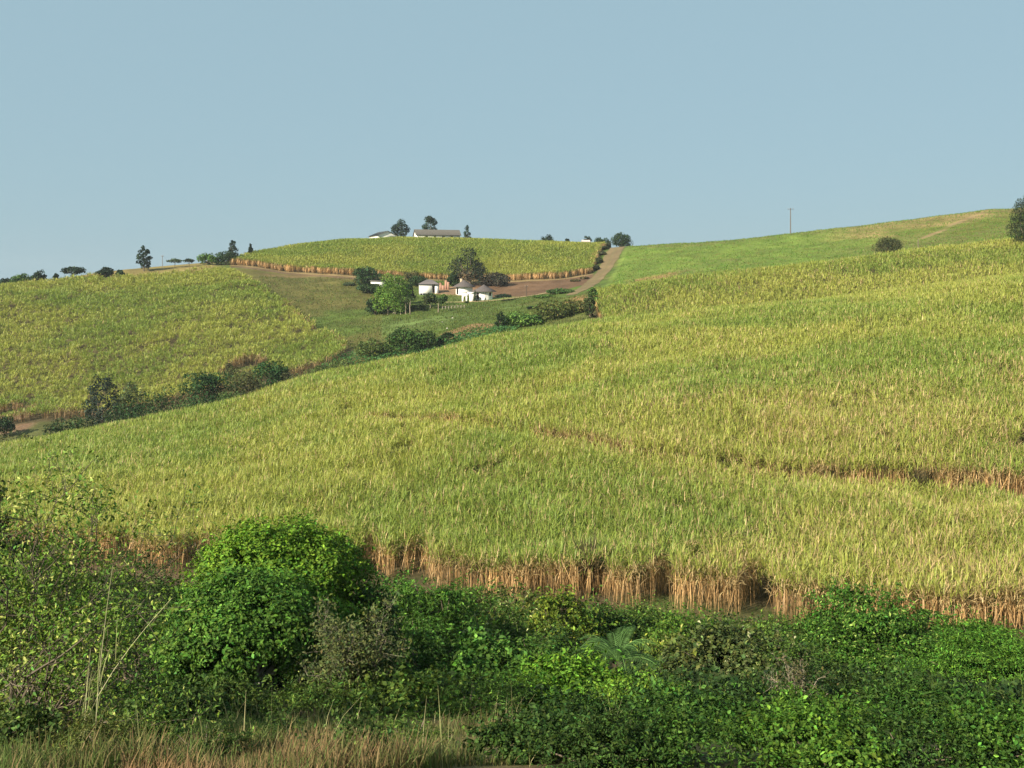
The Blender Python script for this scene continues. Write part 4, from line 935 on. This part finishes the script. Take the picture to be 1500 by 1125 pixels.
# white walled porch in front of it
pb = P(686, 304.5); porch = tag(empty('porch', pb), 'small white arched porch in front of the thatched pair of houses', 'porch')
b_ = Buf()
for (x0, x1) in [(-1.9, -1.35), (-.75, -.25), (.35, 1.7)]: box(b_, x0, x1, -.15, .15, -.8, 2.2, WH)
box(b_, -.25, 1.7, -.153, .153, 2.2, 2.75, WH); box(b_, -1.9, -.25, -.153, .153, 1.45, 1.8, WH)
b_.build('wall', M_WHITE, porch)
b_ = Buf(); box(b_, -1.85, 1.65, .16, 2.2, 2.55, 2.68, THATCH); b_.build('roof', M_ROOF, porch)
hB = rondavel('round white house with dark conical roof and chimney, the left one of the thatched pair', 680, 322, 2.65, 2.5, 2.05, .95, 14, .1)
facet(hB, 'door', M_PLAIN, -math.pi * .78, 2.62, 0, .8, 0, 2.0, DARKW)
b_ = Buf(); box(b_, -1.35, -.6, 1.2, 1.9, 2.6, 4.9, (.42, .33, .22)); b_.build('chimney', M_PLAIN, hB)

hA = tag(empty('white_house', P(629, 326)), 'square white house with low grey hipped roof, left of the thatched pair', 'house')
b_ = Buf(); box(b_, -3.1, 1.0, -2.2, 2.2, -1, 2.6, WH); box(b_, 1.9, 2.9, -2.0, 2.2, -1, 2.6, WH); box(b_, 1.0, 1.9, -.8, 2.0, -1, 2.59, WH); b_.build('wall', M_WHITE, hA)
b_ = Buf()
b_.add([(-3.5, -2.8, 2.6), (3.4, -2.8, 2.6), (3.4, 2.8, 2.6), (-3.5, 2.8, 2.6), (-.9, 0, 4.1), (.8, 0, 4.1)], [(0, 1, 5, 4), (2, 3, 4, 5)], np.array([.15, .13, .125]))
b_.add([(-3.5, -2.8, 2.6), (3.4, -2.8, 2.6), (3.4, 2.8, 2.6), (-3.5, 2.8, 2.6), (-.9, 0, 4.1), (.8, 0, 4.1)], [(1, 2, 5), (3, 0, 4), (0, 3, 2), (0, 2, 1)], np.array([.15, .13, .125])); b_.build('roof', M_ROOF, hA)
panel(hA, 'door', M_PLAIN, 1.05, 1.85, -.9, -.81, 0, 2.1, DARKW)
ve = tag(empty('trough', P(619, 321)), 'low grey trough with dark openings in front of the square white house', 'trough')
b_ = Buf(); box(b_, -.9, .9, -.5, .5, -.3, .55, (.35, .36, .38)); b_.build('body', M_PLAIN, ve)
b_ = Buf(); box(b_, -.7, -.1, -.56, -.503, -.05, .4, DARKW); box(b_, .15, .75, -.56, -.503, -.05, .4, DARKW); b_.build('opening', M_PLAIN, ve)

ru = tag(empty('brick_ruin', P(651, 333)), 'broken pink brick walls between the square house and the thatched pair', 'ruin')
b_ = Buf()
for (x0, x1, h_) in [(-1.6, -.9, 1.9), (-.9, .1, 1.3), (.1, .9, 2.9), (.9, 1.6, 2.4)]: box(b_, x0, x1 - .002, -.3, .3, -.8, h_, (.34, .19, .13))
box(b_, -1.6, -1.2, .3, 2.4, -.8, 2.2, (.30, .17, .12)); b_.build('wall', M_PLAIN, ru)
hD = tag(empty('white_house', P(553, 332)), 'white house mostly hidden behind the dark yard trees', 'house')
b_ = Buf(); box(b_, -1.9, 2.2, -2, 2, -1.5, 2.3, WH); b_.build('wall', M_WHITE, hD)
b_ = Buf(); box(b_, -2.2, 2.5, -2.4, 2.4, 2.3, 2.5, (.12, .11, .10)); b_.build('roof', M_ROOF, hD)

# pole and rail pen below the yard
pen = tag(empty('rail_fence', P(665, yv(665, 453, 270, 320))), 'low pale post and rail fence of a pen below the houses', 'fence')
for i in range(8):
    x = -3.2 + i * .85; b_ = Buf(); p_ = H(pen.location.x + x, pen.location.y + .25 * i) - pen.location.z; hp = .7 + .35 * RNG.random(); box(b_, x - .07, x + .07, .25 * i - .06, .25 * i + .06, p_ - .3, p_ + hp, (.30, .26, .2)); b_.build('post', M_PLAIN, pen)
for zz in (.45, .85):
    b_ = Buf(); pt = [(-3.3 + 6.1 * t, 1.75 * t + .13, float(H(pen.location.x - 3.3 + 6.1 * t, pen.location.y + 1.75 * t)) - pen.location.z + zz) for t in np.linspace(0, 1, 8)]; tube(b_, pt, [.05] * 8, np.array([.22, .18, .13]), 5); b_.build('rail', M_PLAIN, pen)
for i, (u, y) in enumerate([(648, 257), (655, 245), (663, 262)]):
    rng = np.random.default_rng(40 + i); b_ = Buf(); R = rng.uniform(.14, .22); a = np.linspace(0, 6.283, 8, endpoint=False)
    rr = lambda s_, z: np.stack([np.cos(a) * R * s_ * (.8 + .4 * rng.random(8)), np.sin(a) * R * s_ * (.8 + .4 * rng.random(8)), np.full(8, z * R) + rng.normal(0, .04, 8)], 1)
    v = np.concatenate([rr(.9, -.4), rr(1.1, .2), rr(.8, .7), rr(.3, .9)]); b_.add(v, [(l * 8 + j, l * 8 + (j + 1) % 8, (l + 1) * 8 + (j + 1) % 8, (l + 1) * 8 + j) for l in range(3) for j in range(8)] + [], np.array([.45, .42, .35]))
    b_.add(v[24:], [tuple(range(8))], np.array([.45, .42, .35]))
    o = b_.build('rock', M_PLAIN, None, smooth=True); o.location = P(u, y); tag(o, 'small pale rock lying on the valley pasture below the farm', 'rock', 'pale rocks on the pasture')

# hilltop farm buildings
def gabled(name, label, u, y, L, D, hw, hr, rz, vbase, wallc, roofc, over=.5):
    base = P(u, y); root = tag(empty(name, base), label, 'farm building'); root.rotation_euler = (0, 0, rz)
    z0 = -2; b_ = Buf()
    v = [(-L/2,-D/2,z0),(L/2,-D/2,z0),(L/2,D/2,z0),(-L/2,D/2,z0),(-L/2,-D/2,hw),(L/2,-D/2,hw),(L/2,D/2,hw),(-L/2,D/2,hw)]
    b_.add(v, [(0,1,5,4),(2,3,7,6),(1,2,6,5),(3,0,4,7)], np.array(wallc))
    b_.add([(-L/2,-D/2,hw),(-L/2,D/2,hw),(-L/2,0,hw+hr),(L/2,D/2,hw),(L/2,-D/2,hw),(L/2,0,hw+hr)], [(1,0,2),(4,3,5)], np.array(wallc)); b_.build('wall', M_WHITE, root)
    b_ = Buf(); o = over; sl = hr / (D / 2); zt = hw + hr + .05; ze = hw - o * sl + .05; t = .14
    for s_ in (-1, 1):
        v = [(-L/2-o, 0, zt), (L/2+o, 0, zt), (L/2+o, s_*(D/2+o), ze), (-L/2-o, s_*(D/2+o), ze)]
        v2 = [(a, b2 , c + t) for a, b2, c in v]
        b_.add(v + v2, [(0,1,2,3),(7,6,5,4),(2,3,7,6),(0,3,7,4),(1,2,6,5)], np.array(roofc))
    b_.build('roof', M_ROOF, root)
    return root, hw, hr
g1, _, _ = gabled('farm_building', 'long white farm building with dark roof on the hilltop', 640, 458, 19.5, 8, 4.6, 2.4, math.radians(14), 0, WH, (.085, .08, .07))
for i in range(4): panel(g1, 'window', M_PLAIN, -6 + i * 3.8, -4.8 + i * 3.8, -4.06, -4.003, 3.0, 4.1, DARKW)
g2, _, _ = gabled('farm_building', 'smaller white gabled farm shed at the left end of the hilltop', 561, 458, 11, 9, 4.7, 1.9, math.radians(-62), 0, WH, (.11, .11, .105))
panel(g2, 'window', M_PLAIN, 5.503, 5.56, -1, 1, 3.1, 4.0, DARKW)
g3, _, _ = gabled('farm_building', 'tiny pale hut on the skyline near the dirt track', 858, 440, 3.2, 3, 3.6, .8, math.radians(8), 0, (.6, .55, .5), (.45, .4, .37), .2)

def pole(label, u, y, vtop, cross=1.6, r=.13, col=(.16, .13, .10)):
    base = P(u, y); root = tag(empty('utility_pole', base), label, 'pole', 'poles carrying farm power'); h = zat(vtop, y) - base[2]
    b_ = Buf(); tube(b_, [(0, 0, -.5), (0, 0, h * .5), (0, 0, h)], [r * 1.15, r, r * .8], np.array(col), 8); b_.build('shaft', M_PLAIN, root, smooth=True)
    if cross:
        b_ = Buf(); box(b_, -cross / 2, cross / 2, -r - .12, -r + .01, h - .45, h - .3, col); b_.build('crossarm', M_PLAIN, root)
        for s_ in (-1, 1):
            b_ = Buf(); tube(b_, [(s_ * cross * .44, -r - .06, h - .3), (s_ * cross * .44, -r - .06, h + .05)], [.06, .05], np.array([.3, .28, .26]), 6); b_.build('insulator', M_PLAIN, root)
pole('tall thin power pole with crossarm on the right hill skyline', 1158, 398, 305, 2.4, .2, (.13, .115, .10))
pole('dark power pole standing in the brown soil below the upper field', 771, 305, 418, .9, .13, (.10, .075, .055))
pole('thin pole without lines on the left skyline beside the tall dark tree', 238, 366, 374, .9, .11, (.2, .19, .18))
pole('short post on the right hill beside the dome bush', 1345, 300, 350, 0, .12, (.16, .13, .1))

# ------------------------------------------------------------------ humid air over the whole valley
hb = Buf(); X0, X1, Y0, Y1, Z0, Z1 = -3100, 3100, -120, 1900, -41, 58
hb.add([(X0,Y0,Z0),(X1,Y0,Z0),(X1,Y1,Z0),(X0,Y1,Z0),(X0,Y0,Z1),(X1,Y0,Z1),(X1,Y1,Z1),(X0,Y1,Z1)], [(0,3,2,1),(4,5,6,7),(0,1,5,4),(1,2,6,5),(2,3,7,6),(3,0,4,7)], np.array([1, 1, 1.]))
hm = bpy.data.materials.new('haze_air'); hm.use_nodes = True; hn = hm.node_tree; hn.nodes.clear()
ho = hn.nodes.new('ShaderNodeOutputMaterial'); pv = hn.nodes.new('ShaderNodeVolumePrincipled'); pv.inputs['Color'].default_value = (.86, .92, .97, 1); pv.inputs['Density'].default_value = 0.00011; pv.inputs['Anisotropy'].default_value = .1
hn.links.new(pv.outputs[0], ho.inputs['Volume'])
tag(hb.build('haze', hm), 'thin pale haze in the air over the valley', 'haze', None, 'stuff')

# ------------------------------------------------------------------ light, sky, camera
SUN_EL, SUN_AZ = math.radians(30), math.radians(226)     # azimuth measured clockwise from the view direction (+y)
sun_dir = Vector((math.sin(SUN_AZ) * math.cos(SUN_EL), math.cos(SUN_AZ) * math.cos(SUN_EL), math.sin(SUN_EL)))
sl = bpy.data.lights.new('sun', 'SUN'); sl.energy = 5.0; sl.angle = math.radians(.55); sl.color = (1, .90, .74)
so = bpy.data.objects.new('sun', sl); C.objects.link(so); so.rotation_euler = sun_dir.to_track_quat('Z', 'Y').to_euler(); so.location = (-100, -80, 90)
w = bpy.data.worlds.new('World'); bpy.context.scene.world = w; w.use_nodes = True
nt = w.node_tree; bg = nt.nodes['Background']
sky = nt.nodes.new('ShaderNodeTexSky'); sky.sky_type = 'NISHITA'; sky.sun_disc = False
sky.sun_elevation = SUN_EL; sky.sun_rotation = SUN_AZ; sky.air_density = 1.0; sky.dust_density = 2.0; sky.ozone_density = 1.0; sky.altitude = 300
hz = nt.nodes.new('ShaderNodeMix'); hz.data_type = 'RGBA'; hz.inputs[0].default_value = .92      # humid whitish air over the whole dome
hz.inputs[7].default_value = (1.76, 2.62, 3.02, 1)
nt.links.new(sky.outputs[0], hz.inputs[6]); nt.links.new(hz.outputs[2], bg.inputs['Color']); bg.inputs['Strength'].default_value = 0.10

cam = bpy.data.cameras.new('camera'); cam.sensor_width = 36; cam.lens = 36; cam.shift_y = -(562.5 - HOR) / F
cam.clip_start = .1; cam.clip_end = 20000
co = bpy.data.objects.new('camera', cam); C.objects.link(co); co.rotation_euler = (math.pi / 2, 0, 0)
sc = bpy.context.scene; sc.camera = co
sc.view_settings.view_transform = 'Standard'; sc.view_settings.look = 'None'; sc.view_settings.gamma = 1; sc.view_settings.exposure = 0.95
sc.cycles.max_bounces = 6; sc.cycles.transparent_max_bounces = 4; sc.cycles.volume_bounces = 0
